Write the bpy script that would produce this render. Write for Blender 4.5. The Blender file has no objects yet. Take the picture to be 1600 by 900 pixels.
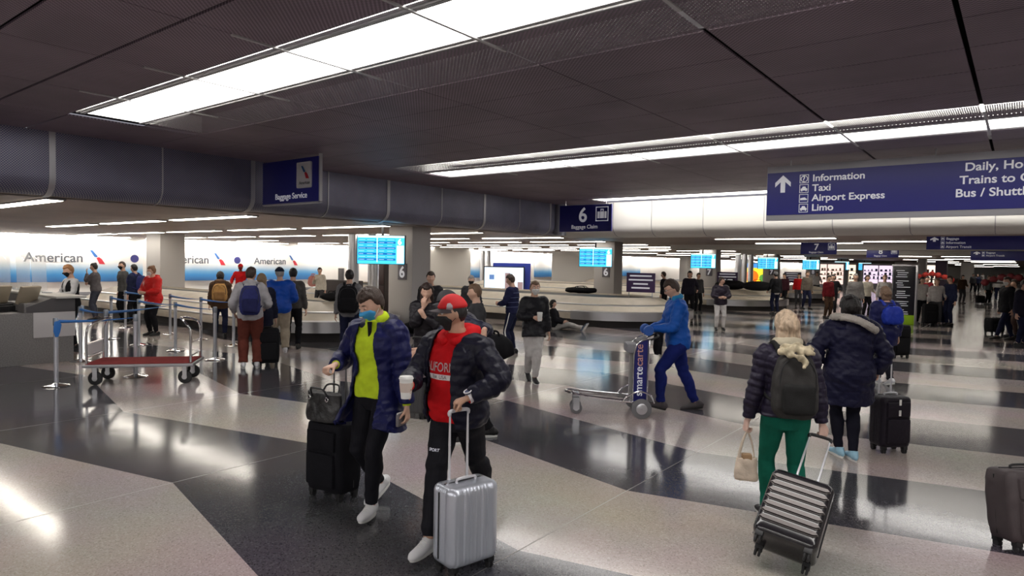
import bpy, bmesh, math, random
import numpy as np
from mathutils import Vector, Matrix, noise
from mathutils.bvhtree import BVHTree
random.seed(7)
C = bpy.context.scene.collection
# ------------------------------------------------------------------ camera, world, exposure
HC = 1.92
F = 1034.0
cam_axes = [(0.79079171, 0.61181447, 0.01820794), (-0.03779631, 0.0191192, 0.99910254), (0.61091727, -0.7907702, 0.03824363)]
RC = Matrix(cam_axes).transposed()          # columns: camera x, y, z in the world
cd = bpy.data.cameras.new('camera'); cd.sensor_width = 36; cd.lens = 36 * F / 1600; cd.clip_end = 400; cd.clip_start = 0.05
camo = bpy.data.objects.new('camera', cd); C.objects.link(camo)
camo.matrix_world = Matrix.Translation((0, 0, HC)) @ RC.to_4x4()
bpy.context.scene.camera = camo
w = bpy.data.worlds.new('world'); bpy.context.scene.world = w; w.use_nodes = True
w.node_tree.nodes['Background'].inputs[0].default_value = (0.75, 0.74, 0.85, 1)
w.node_tree.nodes['Background'].inputs[1].default_value = 0.22
vs = bpy.context.scene.view_settings
vs.view_transform = 'Standard'; vs.look = 'None'; vs.gamma = 1; vs.use_curve_mapping = False
vs.exposure = 0.62
STRIP = 6.5       # big ceiling strips
TUBE = 9.5         # low ceiling tubes
H = 3.85           # high ceiling
HL = 2.85          # low ceiling
def ray(px, py): return RC @ Vector((px - 800, -(py - 450), -F))
def at(px, py, z=0.0):
    r = ray(px, py); t = (z - HC) / r.z
    return Vector((r.x * t, r.y * t, z))
def atD(px, py, D):
    return Vector((0, 0, HC)) + ray(px, py) * (D / F)
def atY(px, y):
    r = ray(px, 450); return r.x * y / r.y
# ------------------------------------------------------------------ materials
MC = {}
def mat(name, col, rough=0.6, metal=0.0, bump=0.0, bs=60.0, emit=0.0, ecol=None, alpha=1.0, var=0.0, vscale=8.0, trans=0.0, coat=0.0, stretch=None, sheen=0.0):
    if name in MC: return MC[name]
    m = bpy.data.materials.new(name); m.use_nodes = True; MC[name] = m
    nt = m.node_tree; b = nt.nodes['Principled BSDF']
    b.inputs['Base Color'].default_value = (*col, 1); b.inputs['Roughness'].default_value = rough; b.inputs['Metallic'].default_value = metal
    if coat: b.inputs['Coat Weight'].default_value = coat
    if name.startswith('cloth') or name.startswith('nylon'): b.inputs['Specular IOR Level'].default_value = .12 if name.startswith('cloth') else .22
    if sheen: b.inputs['Sheen Weight'].default_value = sheen
    if emit: b.inputs['Emission Color'].default_value = (*(ecol or col), 1); b.inputs['Emission Strength'].default_value = emit
    if alpha < 1: b.inputs['Alpha'].default_value = alpha
    if trans: b.inputs['Transmission Weight'].default_value = trans
    if bump or var:
        tc = nt.nodes.new('ShaderNodeTexCoord'); mp = nt.nodes.new('ShaderNodeMapping')
        nt.links.new(tc.outputs['Object'], mp.inputs[0])
        if stretch: mp.inputs['Scale'].default_value = stretch
    if bump:
        n = nt.nodes.new('ShaderNodeTexNoise'); n.inputs['Scale'].default_value = bs; n.inputs['Detail'].default_value = 4
        nt.links.new(mp.outputs[0], n.inputs['Vector'])
        bp = nt.nodes.new('ShaderNodeBump'); bp.inputs['Strength'].default_value = bump; bp.inputs['Distance'].default_value = 0.02
        nt.links.new(n.outputs[0], bp.inputs['Height']); nt.links.new(bp.outputs[0], b.inputs['Normal'])
    if var:
        n = nt.nodes.new('ShaderNodeTexNoise'); n.inputs['Scale'].default_value = vscale; n.inputs['Detail'].default_value = 5
        nt.links.new(mp.outputs[0], n.inputs['Vector'])
        r = nt.nodes.new('ShaderNodeValToRGB'); r.color_ramp.elements[0].position = .3; r.color_ramp.elements[1].position = .7
        r.color_ramp.elements[0].color = (*[max(0, c * (1 - var)) for c in col], 1); r.color_ramp.elements[1].color = (*[min(1, c * (1 + var)) for c in col], 1)
        nt.links.new(n.outputs[0], r.inputs[0]); nt.links.new(r.outputs[0], b.inputs['Base Color'])
    return m
def terrazzo(name, base, chips, rough):
    m = bpy.data.materials.new(name); m.use_nodes = True; nt = m.node_tree; b = nt.nodes['Principled BSDF']
    tc = nt.nodes.new('ShaderNodeTexCoord')
    v = nt.nodes.new('ShaderNodeTexVoronoi'); v.inputs['Scale'].default_value = 110
    nt.links.new(tc.outputs['Object'], v.inputs['Vector'])
    sep = nt.nodes.new('ShaderNodeSeparateColor'); nt.links.new(v.outputs['Color'], sep.inputs[0])
    r = nt.nodes.new('ShaderNodeValToRGB'); r.color_ramp.interpolation = 'CONSTANT'
    e = r.color_ramp.elements; e[0].color = (*chips[0], 1); e[0].position = 0; e[1].color = (*base, 1); e[1].position = .13
    x = e.new(.86); x.color = (*chips[1], 1)
    nt.links.new(sep.outputs[0], r.inputs[0])
    n = nt.nodes.new('ShaderNodeTexNoise'); n.inputs['Scale'].default_value = .7; n.inputs['Detail'].default_value = 5
    nt.links.new(tc.outputs['Object'], n.inputs['Vector'])
    mx = nt.nodes.new('ShaderNodeMix'); mx.data_type = 'RGBA'; mx.blend_type = 'MULTIPLY'; mx.inputs[0].default_value = .35
    nt.links.new(r.outputs[0], mx.inputs[6]); nt.links.new(n.outputs['Color'], mx.inputs[7])
    g = nt.nodes.new('ShaderNodeMapRange'); g.inputs[3].default_value = rough * .7; g.inputs[4].default_value = rough * 1.4
    nt.links.new(n.outputs[0], g.inputs[0]); nt.links.new(g.outputs[0], b.inputs['Roughness'])
    n2 = nt.nodes.new('ShaderNodeTexNoise'); n2.inputs['Scale'].default_value = 2.2
    nt.links.new(tc.outputs['Object'], n2.inputs['Vector'])
    bp = nt.nodes.new('ShaderNodeBump'); bp.inputs['Strength'].default_value = .04; bp.inputs['Distance'].default_value = .03
    nt.links.new(n2.outputs[0], bp.inputs['Height']); nt.links.new(bp.outputs[0], b.inputs['Normal'])
    mx.inputs[7].default_value = (1, 1, 1, 1)
    nt.links.new(mx.outputs[2], b.inputs['Base Color'])
    b.inputs['IOR'].default_value = 1.5
    return m
STEEL = mat('brushed_steel', (.62, .63, .66), .28, 1.0)
CHROME = mat('chrome', (.8, .8, .82), .12, 1.0)
DARK = mat('black_plastic', (.012, .012, .014), .45)
RUB = mat('rubber', (.02, .02, .022), .75)
WHITE = mat('white_paint', (.8, .8, .78), .5)
GREY = mat('grey_paint', (.3, .3, .32), .55)
NAVY = mat('sign_navy', (.018, .02, .20), .35)
SIGNW = mat('sign_white', (.75, .76, .8), .4, emit=.12, ecol=(.8, .8, .9))
# ------------------------------------------------------------------ object helpers
def newbm(): return bmesh.new()
def fin(bm, smooth=True, ang=None):
    me = bpy.data.meshes.new('m'); bmesh.ops.recalc_face_normals(bm, faces=bm.faces)
    bm.to_mesh(me); bm.free()
    if smooth: me.shade_smooth()
    if ang:
        me.set_sharp_from_angle(angle=math.radians(ang))
    return me
def obj(name, me, m=None, parent=None, loc=None, rot=None):
    if isinstance(me, bmesh.types.BMesh): me = fin(me, True, 35)
    me.name = name
    o = bpy.data.objects.new(name, me); C.objects.link(o)
    if m:
        for x in (m if isinstance(m, (list, tuple)) else [m]): me.materials.append(x)
    if parent: o.parent = parent
    if loc is not None: o.location = loc
    if rot is not None: o.rotation_euler = rot
    return o
def tag(o, label, cat, group=None):
    o['label'] = label; o['category'] = cat
    if group: o['group'] = group
    return o
def thing(name, label, cat, loc=(0, 0, 0), rz=0.0, group=None):
    o = bpy.data.objects.new(name, None); C.objects.link(o); o.empty_display_size = .2
    o.location = loc; o.rotation_euler = (0, 0, rz); tag(o, label, cat, group); return o
def struct(name, me, m): o = obj(name, me, m); o['kind'] = 'structure'; return o
def dup(root, loc=None, rz=None, label=None, group=None):
    r = root.copy(); C.objects.link(r)
    if loc is not None: r.location = loc
    if rz is not None: r.rotation_euler = (0, 0, rz)
    if label: r['label'] = label
    if group: r['group'] = group
    def rec(a, b):
        for ch in list(a.children):
            c = ch.copy(); C.objects.link(c); c.parent = b; rec(ch, c)
    rec(root, r); return r
def box(bm, x0, x1, y0, y1, z0, z1, bev=0, M=None, mi=0):
    r = bmesh.ops.create_cube(bm, size=1)
    vv = r['verts']
    for v in vv: v.co = Vector(((x0 + x1) / 2 + v.co.x * (x1 - x0), (y0 + y1) / 2 + v.co.y * (y1 - y0), (z0 + z1) / 2 + v.co.z * (z1 - z0)))
    fs = list({f for v in vv for f in v.link_faces})
    for f in fs: f.material_index = mi
    if bev:
        es = list({e for v in vv for e in v.link_edges})
        rr = bmesh.ops.bevel(bm, geom=es, offset=bev, segments=2, affect='EDGES', profile=.6)
        vv = list({v for f in rr['faces'] for v in f.verts} | {v for v in vv if v.is_valid})
        for f in {f for v in vv for f in v.link_faces}: f.material_index = mi
    if M is not None:
        for v in vv: v.co = M @ v.co
    return vv
def quad(bm, pts, mi=0):
    f = bm.faces.new([bm.verts.new(p) for p in pts]); f.material_index = mi; return f
def prism(bm, poly, fn, d0, d1, mi=0):     # poly of 2-D points extruded; fn(a, b, d) -> 3-D point
    a = [bm.verts.new(fn(p[0], p[1], d0)) for p in poly]; b = [bm.verts.new(fn(p[0], p[1], d1)) for p in poly]
    n = len(poly); fs = [bm.faces.new(a), bm.faces.new(b[::-1])]
    for i in range(n): fs.append(bm.faces.new((a[i], b[i], b[(i + 1) % n], a[(i + 1) % n])))
    for f in fs: f.material_index = mi
def cr(pts, n=6):
    """Catmull-Rom resample (tuples of any length)"""
    P = [np.array(p, float) for p in pts]; out = []
    for i in range(len(P) - 1):
        p0 = P[max(i - 1, 0)]; p1 = P[i]; p2 = P[i + 1]; p3 = P[min(i + 2, len(P) - 1)]
        for k in range(n):
            t = k / n
            out.append(.5 * ((2 * p1) + (-p0 + p2) * t + (2 * p0 - 5 * p1 + 4 * p2 - p3) * t * t + (-p0 + 3 * p1 - 3 * p2 + p3) * t ** 3))
    out.append(P[-1]); return out
def tube(bm, pts, rad, seg=14, side=None, cap=True, rnd=False, mi=0):
    pts = [Vector(p) for p in pts]; n = len(pts)
    if not isinstance(rad, (list, tuple)): rad = [rad] * n
    rad = [tuple(r) if isinstance(r, (list, tuple, np.ndarray)) else (r, r) for r in rad]
    if len(rad) != n:
        q = np.linspace(0, len(rad) - 1, n); rr = np.array(rad, float)
        rad = [tuple(np.interp(v, range(len(rad)), rr[:, i]) for i in (0, 1)) for v in q]
    if rnd:
        t0 = (pts[0] - pts[1]).normalized(); t1 = (pts[-1] - pts[-2]).normalized()
        a, b = rad[0], rad[-1]; ra = min(a); rb = min(b)
        pre = [(pts[0] + t0 * ra * math.sin(x), (a[0] * math.cos(x), a[1] * math.cos(x))) for x in (1.35, .8)]
        post = [(pts[-1] + t1 * rb * math.sin(x), (b[0] * math.cos(x), b[1] * math.cos(x))) for x in (.8, 1.35)]
        pts = [p for p, _ in pre] + pts + [p for p, _ in post]; rad = [r for _, r in pre] + rad + [r for _, r in post]; n = len(pts)
    T = []
    for i in range(n):
        d = pts[min(i + 1, n - 1)] - pts[max(i - 1, 0)]
        T.append(d.normalized() if d.length > 1e-9 else Vector((0, 0, 1)))
    if side is None:
        s = T[0].orthogonal().normalized()
    else: s = Vector(side)
    rings = []
    for i in range(n):
        s = (s - T[i] * s.dot(T[i]))
        if s.length < 1e-5: s = T[i].orthogonal()
        s.normalize(); u = T[i].cross(s)
        rings.append([bm.verts.new(pts[i] + s * (rad[i][0] * math.cos(2 * math.pi * k / seg)) + u * (rad[i][1] * math.sin(2 * math.pi * k / seg))) for k in range(seg)])
    for i in range(n - 1):
        for k in range(seg):
            f = bm.faces.new((rings[i][k], rings[i][(k + 1) % seg], rings[i + 1][(k + 1) % seg], rings[i + 1][k])); f.material_index = mi
    if cap:
        bm.faces.new(rings[0][::-1]).material_index = mi; bm.faces.new(rings[-1]).material_index = mi
def ell(bm, c, r, M=None, seg=20, ring=12):
    rr = bmesh.ops.create_uvsphere(bm, u_segments=seg, v_segments=ring, radius=1)
    for v in rr['verts']:
        p = Vector((v.co.x * r[0], v.co.y * r[1], v.co.z * r[2]))
        if M is not None: p = M @ p
        v.co = p + Vector(c)
def lathe(bm, prof, seg=28, c=(0, 0, 0), mi=0):
    rings = []
    for r, z in prof:
        rings.append([bm.verts.new((c[0] + r * math.cos(2 * math.pi * k / seg), c[1] + r * math.sin(2 * math.pi * k / seg), c[2] + z)) for k in range(seg)])
    for i in range(len(rings) - 1):
        for k in range(seg):
            f = bm.faces.new((rings[i][k], rings[i][(k + 1) % seg], rings[i + 1][(k + 1) % seg], rings[i + 1][k])); f.material_index = mi
    bm.faces.new(rings[0][::-1]).material_index = mi; bm.faces.new(rings[-1]).material_index = mi
def disc_wheel(bm, c, r, w, axis, seg=20):
    axis = Vector(axis).normalized(); c = Vector(c)
    tube(bm, [c - axis * w / 2, c - axis * w * .35, c + axis * w * .35, c + axis * w / 2], [r * .86, r, r, r * .86], seg=seg)
def text_mesh(s, size, M, depth=.004, bold=.0, align='LEFT', sx=1.0, sub=0):
    cu = bpy.data.curves.new('t', 'FONT'); cu.body = s; cu.size = size; cu.extrude = depth / 2; cu.offset = bold * size; cu.align_x = align
    o = bpy.data.objects.new('t', cu); C.objects.link(o)
    dg = bpy.context.evaluated_depsgraph_get(); me = bpy.data.meshes.new_from_object(o.evaluated_get(dg))
    bpy.data.objects.remove(o); bpy.data.curves.remove(cu)
    for v in me.vertices: v.co.x *= sx
    me.transform(M); return me
def join_me(mes):
    bm = newbm()
    for m in mes: bm.from_mesh(m)
    return bm
def frame_M(o, x, y):     # matrix with local x, y axes, z = x cross y
    x = Vector(x).normalized(); y = Vector(y).normalized(); z = x.cross(y)
    return Matrix(((x.x, y.x, z.x, o[0]), (x.y, y.y, z.y, o[1]), (x.z, y.z, z.z, o[2]), (0, 0, 0, 1)))

# ------------------------------------------------------------------ floor
P0, PER, HALF = 1.97, 3.05, 1.52
def tri(x):
    u = ((x + 2.6) / 6.1) % 1.0
    return .68 * (1 - abs(2 * u - 1))
XS = [-2.6 + 3.05 * k for k in range(-16, 6)]
bm = newbm()
YS = []
for k in range(-5, 69): YS += [P0 + PER * k, P0 + PER * k + HALF]
grid = {}
for i, x in enumerate(XS):
    for j, y in enumerate(YS): grid[i, j] = bm.verts.new((x, y + tri(x), 0))
for i in range(len(XS) - 1):
    for j in range(len(YS) - 1):
        f = bm.faces.new((grid[i, j], grid[i + 1, j], grid[i + 1, j + 1], grid[i, j + 1])); f.material_index = 1 if j % 2 == 0 else 0
for x in XS:       # thin metal divider strips set in the terrazzo
    quad(bm, [(x - .004, -14, .0006), (x + .004, -14, .0006), (x + .004, 205, .0006), (x - .004, 205, .0006)], 2)
floor = struct('floor', fin(bm, False), [terrazzo('terrazzo_light', (.47, .405, .385), ((.37, .32, .30), (.55, .49, .47)), .12), terrazzo('terrazzo_dark', (.075, .073, .085), ((.045, .043, .05), (.11, .108, .12)), .115), mat('divider', (.4, .38, .36), .3, .8)])

# ------------------------------------------------------------------ high ceiling: perforated panels in a grid
def perforated(name, c0, c1, rough=.6, sc=40.0, metal=0.0, ax=('X', 'Y'), holes=False):
    m = bpy.data.materials.new(name); m.use_nodes = True; nt = m.node_tree; b = nt.nodes['Principled BSDF']
    tc = nt.nodes.new('ShaderNodeTexCoord'); sp = nt.nodes.new('ShaderNodeSeparateXYZ'); nt.links.new(tc.outputs['Object'], sp.inputs[0])
    outs = []
    for a in ax:
        mu = nt.nodes.new('ShaderNodeMath'); mu.operation = 'MULTIPLY'; mu.inputs[1].default_value = sc * 2 * math.pi; nt.links.new(sp.outputs[a], mu.inputs[0])
        s = nt.nodes.new('ShaderNodeMath'); s.operation = 'SINE'; nt.links.new(mu.outputs[0], s.inputs[0]); outs.append(s)
    p = nt.nodes.new('ShaderNodeMath'); p.operation = 'MULTIPLY'; nt.links.new(outs[0].outputs[0], p.inputs[0]); nt.links.new(outs[1].outputs[0], p.inputs[1])
    r = nt.nodes.new('ShaderNodeMapRange'); r.inputs[1].default_value = -.4; r.inputs[2].default_value = .4; nt.links.new(p.outputs[0], r.inputs[0])
    n = nt.nodes.new('ShaderNodeTexNoise'); n.inputs['Scale'].default_value = .9; n.inputs['Detail'].default_value = 3; nt.links.new(tc.outputs['Object'], n.inputs['Vector'])
    mx = nt.nodes.new('ShaderNodeMix'); mx.data_type = 'RGBA'; mx.inputs[6].default_value = (*c0, 1); mx.inputs[7].default_value = (*c1, 1); nt.links.new(r.outputs[0], mx.inputs[0])
    nr = nt.nodes.new('ShaderNodeMapRange'); nr.inputs[1].default_value = .3; nr.inputs[2].default_value = .7; nr.inputs[3].default_value = .75; nr.inputs[4].default_value = 1.15; nt.links.new(n.outputs[0], nr.inputs[0])
    m2 = nt.nodes.new('ShaderNodeVectorMath'); m2.operation = 'SCALE'; nt.links.new(mx.outputs[2], m2.inputs[0]); nt.links.new(nr.outputs[0], m2.inputs['Scale'])
    nt.links.new(m2.outputs[0], b.inputs['Base Color']); b.inputs['Roughness'].default_value = rough; b.inputs['Metallic'].default_value = metal
    if holes:
        r2 = nt.nodes.new('ShaderNodeMapRange'); r2.inputs[1].default_value = -.66; r2.inputs[2].default_value = -.50; r2.inputs[3].default_value = 0; r2.inputs[4].default_value = 1; nt.links.new(p.outputs[0], r2.inputs[0]); nt.links.new(r2.outputs[0], b.inputs['Alpha'])
    return m
CEIL = perforated('perforated_ceiling', (.10, .072, .095), (.30, .225, .28), .55, 22)
CEILH = perforated('perforated_ceiling_open', (.10, .072, .095), (.30, .225, .28), .55, 22, holes=True)
MX, MY = 1.68, .85
stripY = [-9.6, -2.8, 4.0, 10.8, 17.62]
HWS = .47
bm = newbm()
x = -12.2
xs = [-12.22, -10.54] + [-0.45 - MX * k for k in range(5, -6, -1)]
xs = sorted(set(round(v, 3) for v in xs))
yb = []
for y0 in stripY[:-1]:
    a = y0 + HWS; n = 7; st = (6.8 - 2 * HWS) / n
    for k in range(n): yb.append((a + st * k, a + st * (k + 1)))
yb = [(-12.2, -9.6 - HWS)] + yb
for i in range(len(xs) - 1):
    gx = .035 if (abs(xs[i + 1] + 2.13) < .1 or abs(xs[i + 1] + .45) < .1) else .006
    for (ya, yc) in yb:
        gy = .03 if abs(ya - 2.1) < 1.3 or abs(ya + 1) < .5 else .008
        nearst = (abs(ya - (4.0 + HWS)) < .02 or abs(yc - (10.8 - HWS)) < .02) and xs[i] > -10.6
        if nearst: quad(bm, [(xs[i] + .006, ya + .004, H), (xs[i + 1] - gx, ya + .004, H), (xs[i + 1] - gx, yc - gy, H), (xs[i] + .006, yc - gy, H)], 1)
        else: box(bm, xs[i] + .006, xs[i + 1] - gx, ya + .004, yc - gy, H, H + .02)
# panels beside the strip ends (strips start at x = -10.3)
for y0 in stripY[:-1]:
    box(bm, -12.2, -10.56, y0 - HWS, y0 + HWS, H, H + .02)
struct('ceiling', fin(bm, False), [CEIL, CEILH])
bm = newbm(); box(bm, -12.4, 9, -12.4, 18.6, H + .38, H + .42); struct('ceiling', bm, mat('plenum_black', (.01, .01, .012), .9))

# luminous strips: a recessed white trough, lamps behind thin louver blades, white cross bars
LAMPW = mat('strip_lamp', (1, 1, 1), .5, emit=STRIP, ecol=(1, .97, .93))
TROUGH = mat('trough_white', (.8, .8, .78), .5)
BLADE = mat('louver_grey', (.42, .41, .42), .4, .6)
def strip_light(y, x0, x1, label, em):
    t = thing('ceiling_light', label, 'ceiling light', ((x0 + x1) / 2, y, H), 0, 'long luminous strips in the high ceiling')
    L = (x1 - x0) / 2; W = HWS
    bm = newbm()
    W2 = W + .82
    box(bm, -L, L, -W, W, .27, .29); box(bm, -L, L, -W2, -W, .27, .29, mi=1); box(bm, -L, L, W, W2, .27, .29, mi=1); box(bm, -L, L, -W2 - .012, -W2, .02, .29, mi=1); box(bm, -L, L, W2, W2 + .012, .02, .29, mi=1)
    box(bm, -L - .012, -L, -W2, W2, .02, .29); box(bm, L, L + .012, -W2, W2, .02, .29)
    obj('housing', bm, [TROUGH, mat('plenum_grey', (.16, .15, .16), .8)], t)
    bm = newbm(); box(bm, -L + .02, L - .02, -.35, .35, .035, .06); obj('lamp', bm, mat('strip_lamp_%d' % int(em * 10), (1, 1, 1), .5, emit=em, ecol=(1, .97, .93)), t)
    bm = newbm(); n = 20
    for k in range(n):
        yy = -W + (k + .5) * 2 * W / n
        if abs(yy) > .37: box(bm, -L, L, yy - .009, yy + .009, .0, .018)
    for s in (-1, 1): box(bm, -L, L, s * .365 - .010, s * .365 + .010, 0, .05)
    obj('louver', bm, BLADE, t)
    k = 0
    for v in xs:
        if x0 + .1 < v < x1 - .1:
            bm = newbm(); box(bm, v - t.location.x - .016, v - t.location.x + .016, -W - .45, W + .3, -.014, .0)
            obj('cross_bar', bm, mat('bar_grey', (.5, .5, .5), .4, .3), t)
strip_light(4.0, -10.3, 7.9, 'wide bright ceiling strip nearest the camera, running across the upper left', 5.0)
strip_light(10.8, -10.54, 7.9, 'middle bright ceiling strip, running above the big blue direction sign', 3.6)
strip_light(-2.8, -10.54, 7.9, 'bright ceiling strip just behind the viewpoint', 9.0)
strip_light(-9.6, -10.54, 7.9, 'added unseen ceiling strip lighting the hall from its back end', 9.0)  # extra strip added out of view to brighten the hall from behind
# third strip against the far soffit, cove type
t = thing('ceiling_light', 'bright ceiling strip running along the top of the white far soffit', 'ceiling light', (-1.2, 17.55, H), 0, 'long luminous strips in the high ceiling')
bm = newbm(); box(bm, -9.2, 9.1, -.4, .4, .27, .29); box(bm, -9.2, 9.1, -.42, -.4, 0, .29); box(bm, -9.22, -9.2, -.4, .4, 0, .29); obj('housing', bm, TROUGH, t)
bm = newbm(); box(bm, -9.1, 9.0, -.35, .35, .02, .05); obj('lamp', bm, mat('cove_strip_lamp', (1, 1, 1), .5, emit=5.0, ecol=(1, .97, .93)), t)
bm = newbm(); box(bm, -12.2, -10.4, 16.96, 18.3, H, H + .02); struct('ceiling', bm, CEIL)
# ceiling between last panels and the cove are covered by yb; fill right of strips
# ------------------------------------------------------------------ soffits
MESH = perforated('mesh_grey', (.05, .05, .15), (.30, .30, .34), .4, 26, .3, ('Y', 'Z'))
prof = [(-12.2, H), (-12.2, 3.12), (-12.215, 3.04), (-12.26, 2.97), (-12.33, 2.91), (-12.42, 2.87), (-12.55, HL), (-12.75, HL), (-12.75, H)]
bm = newbm(); prism(bm, prof, lambda a, b, d: Vector((a, d, b)), -12.4, 18.5)
o = struct('trim_1', fin(bm, True, 50), MESH)
RIBM = mat('rib_metal', (.45, .45, .48), .35, .6)
k = 0
for i, y in enumerate([-0.9, 1.45, 3.86, 5.55, 7.3, 9.1, 10.85, 12.7, 14.45, 16.1, 17.75]):
    wide = i % 2 == 0
    hw = .045 if wide else .012
    pr = [(a + (.012 if a > -12.3 else .006), b - (.0 if a > -12.25 else .012)) for a, b in prof[:7]]
    pr2 = pr + [(a - .05, b + .03) for a, b in pr[::-1]]
    bm = newbm(); prism(bm, pr2, lambda a, b, d: Vector((a, d, b)), y - hw, y + hw)
    o = struct('trim_%d' % (10 + i), fin(bm, True, 50), RIBM)
CREAM = mat('soffit_cream', (.62, .60, .56), .5)
prof2 = [(18.3, H), (18.3, 3.12), (18.315, 3.02), (18.37, 2.93), (18.46, 2.86), (18.6, 2.80), (19.0, 2.78), (19.0, H)]
bm = newbm(); prism(bm, prof2, lambda a, b, d: Vector((d, a, b)), -12.2, 9)
struct('trim_2', fin(bm, True, 50), CREAM)
for i, x in enumerate([-10.2, -8.9, -7.3, -5.6, -3.9, -2.2, -.55, 1.2]):
    pr = [(a - .006, b - .003) for a, b in prof2[:7]]; pr2 = pr + [(a + .03, b + .02) for a, b in pr[::-1]]
    bm = newbm(); prism(bm, pr2, lambda a, b, d: Vector((d, a, b)), x - .008, x + .008)
    struct('trim_%d' % (30 + i), fin(bm, True, 50), mat('seam', (.25, .25, .26), .5))
# corner post between the soffits
bm = newbm(); tube(bm, [(-12.1, 18.2, 2.84), (-12.1, 18.2, H)], .2, 20); struct('trim_3', bm, mat('soffit_corner', (.22, .22, .25), .4, .3))
# ------------------------------------------------------------------ low ceilings and walls
LOWC = mat('low_ceiling', (.36, .28, .24), .55, var=.15, vscale=.5)
bm = newbm()
box(bm, -36.2, -12.5, -12, 205, HL, HL + .1); box(bm, -12.6, 9, 18.9, 205, HL - .02, HL + .1)
struct('ceiling', bm, LOWC)
WALLC = mat('wall_cream', (.74, .72, .68), .6)
bm = newbm(); box(bm, -36.4, -36.1, -12, 205, 0, HL); struct('wall_left', bm, WALLC)
bm = newbm(); box(bm, 8.6, 9, -12, 205, 0, 4.2); struct('wall_right', bm, mat('wall_warm', (.45, .42, .40), .7))
bm = newbm(); box(bm, -36.4, 9, -12.4, -12.1, 0, 4.2); struct('wall_back', bm, mat('wall_warm', (.45, .42, .40), .7))
bm = newbm(); box(bm, -36.4, 9, 205, 205.3, 0, 4.2); struct('wall_far', bm, mat('wall_far', (.45, .43, .42), .7))
bm = newbm(); box(bm, -36.1, -36.04, -12, 205, 0, .12); struct('baseboard_left', bm, GREY)
# low beams across the far part
for i, y in enumerate([27.0, 36.0]):
    bm = newbm(); box(bm, -12.2, 9, y, y + .5, 2.62, HL); struct('trim_%d' % (50 + i), bm, CREAM)
# ------------------------------------------------------------------ low ceiling tubes
TUBEM = mat('tube_lamp', (1, 1, 1), .5, emit=TUBE, ecol=(1, .93, .82))
def tube_light():
    t = thing('ceiling_light', 'x', 'ceiling light', (0, 0, HL), 0)
    bm = newbm(); box(bm, -1.8, 1.8, -.14, .14, -.02, 0); box(bm, -1.82, -1.8, -.14, .14, -.03, 0); box(bm, 1.8, 1.82, -.14, .14, -.03, 0); obj('frame', bm, GREY, t)
    bm = newbm(); box(bm, -1.78, 1.78, -.11, .11, -.035, -.018); obj('diffuser', bm, TUBEM, t); return t
proto = None
def put_tube(x, y, label, group, z=HL):
    global proto
    if proto is None: proto = tube_light(); proto['label'] = label; proto['group'] = group; proto.location = (x, y, z); return
    dup(proto, (x, y, z), 0, label, group)
n = 0
for r, y in enumerate([4.1, 7.95, 11.8, 15.6, 19.4, 23.2, 27.0, 30.8, 34.6, 38.4, 46, 53.6, 61.2, 72]):
    for ci, x in enumerate([-15.1, -19.3, -23.6, -27.8, -32] if r not in (0, 4) else [-14.6, -19.0, -32]):
        if r == 1 and x in (-32, -27.8): continue
        if y > 40 and x < -27: continue
        row = ['nearest', 'second', 'third', 'fourth', 'fifth', 'sixth', 'seventh', 'eighth', 'ninth', 'tenth', 'eleventh', 'twelfth', 'thirteenth', 'farthest'][r]
        put_tube(x, y, 'slim lamp, %s from the right in the %s row of the low ceiling' % (['first', 'second', 'third', 'fourth', 'fifth'][ci], row), 'slim ceiling lamps, %s row' % row)
for i, (x, y) in enumerate([(-6.5, 29.5), (-6.5, 32), (-6.5, 34.5), (-6.5, 42), (-2.4, 39), (-2.4, 50), (-6.5, 50), (-3.0, 60), (-6.5, 66), (-2.4, 70), (-2.4, 80), (-7, 80), (-2.4, 24)] + [(-6.2, 21.2), (-6.2, 25.3), (-6.2, 27.9), (-2.3, 31), (-6.5, 95), (-2.4, 105), (-6.5, 120), (-2.4, 140), (-6.5, 160)]):
    put_tube(x, y, 'slim ceiling lamp over the far walkway, %s of the set' % ['first', 'second', 'third', 'fourth', 'fifth', 'sixth', 'seventh', 'eighth', 'ninth', 'tenth', 'eleventh', 'twelfth', 'thirteenth', 'fourteenth', 'fifteenth', 'sixteenth', 'seventeenth', 'eighteenth', 'nineteenth', 'twentieth', 'twenty-first', 'twenty-second', 'twenty-third', 'twenty-fourth'][i], 'slim ceiling lamps over the walkway', HL - .02)
# wall washer cove on the left wall
for k in range(22):
    y = 1.5 + 9.0 * k
    t = thing('wall_light', 'linear light along the top of the cream left wall, %s from the near end' % ['first', 'second', 'third', 'fourth', 'fifth', 'sixth', 'seventh', 'eighth', 'ninth', 'tenth', 'eleventh', 'twelfth', 'thirteenth', 'fourteenth', 'fifteenth', 'sixteenth', 'seventeenth', 'eighteenth', 'nineteenth', 'twentieth', 'twenty-first', 'farthest'][k], 'wall light', (-35.6, y, HL - .03), 0, 'wall washing lights along the far left wall')
    bm = newbm(); box(bm, -.1, .1, -4.2, 4.2, 0, .03); obj('frame', bm, GREY, t)
    bm = newbm(); box(bm, -.07, .07, -4.1, 4.1, -.012, 0); obj('diffuser', bm, mat('cove_lamp', (1, 1, 1), .5, emit=45, ecol=(1, .95, .88)), t)
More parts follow.
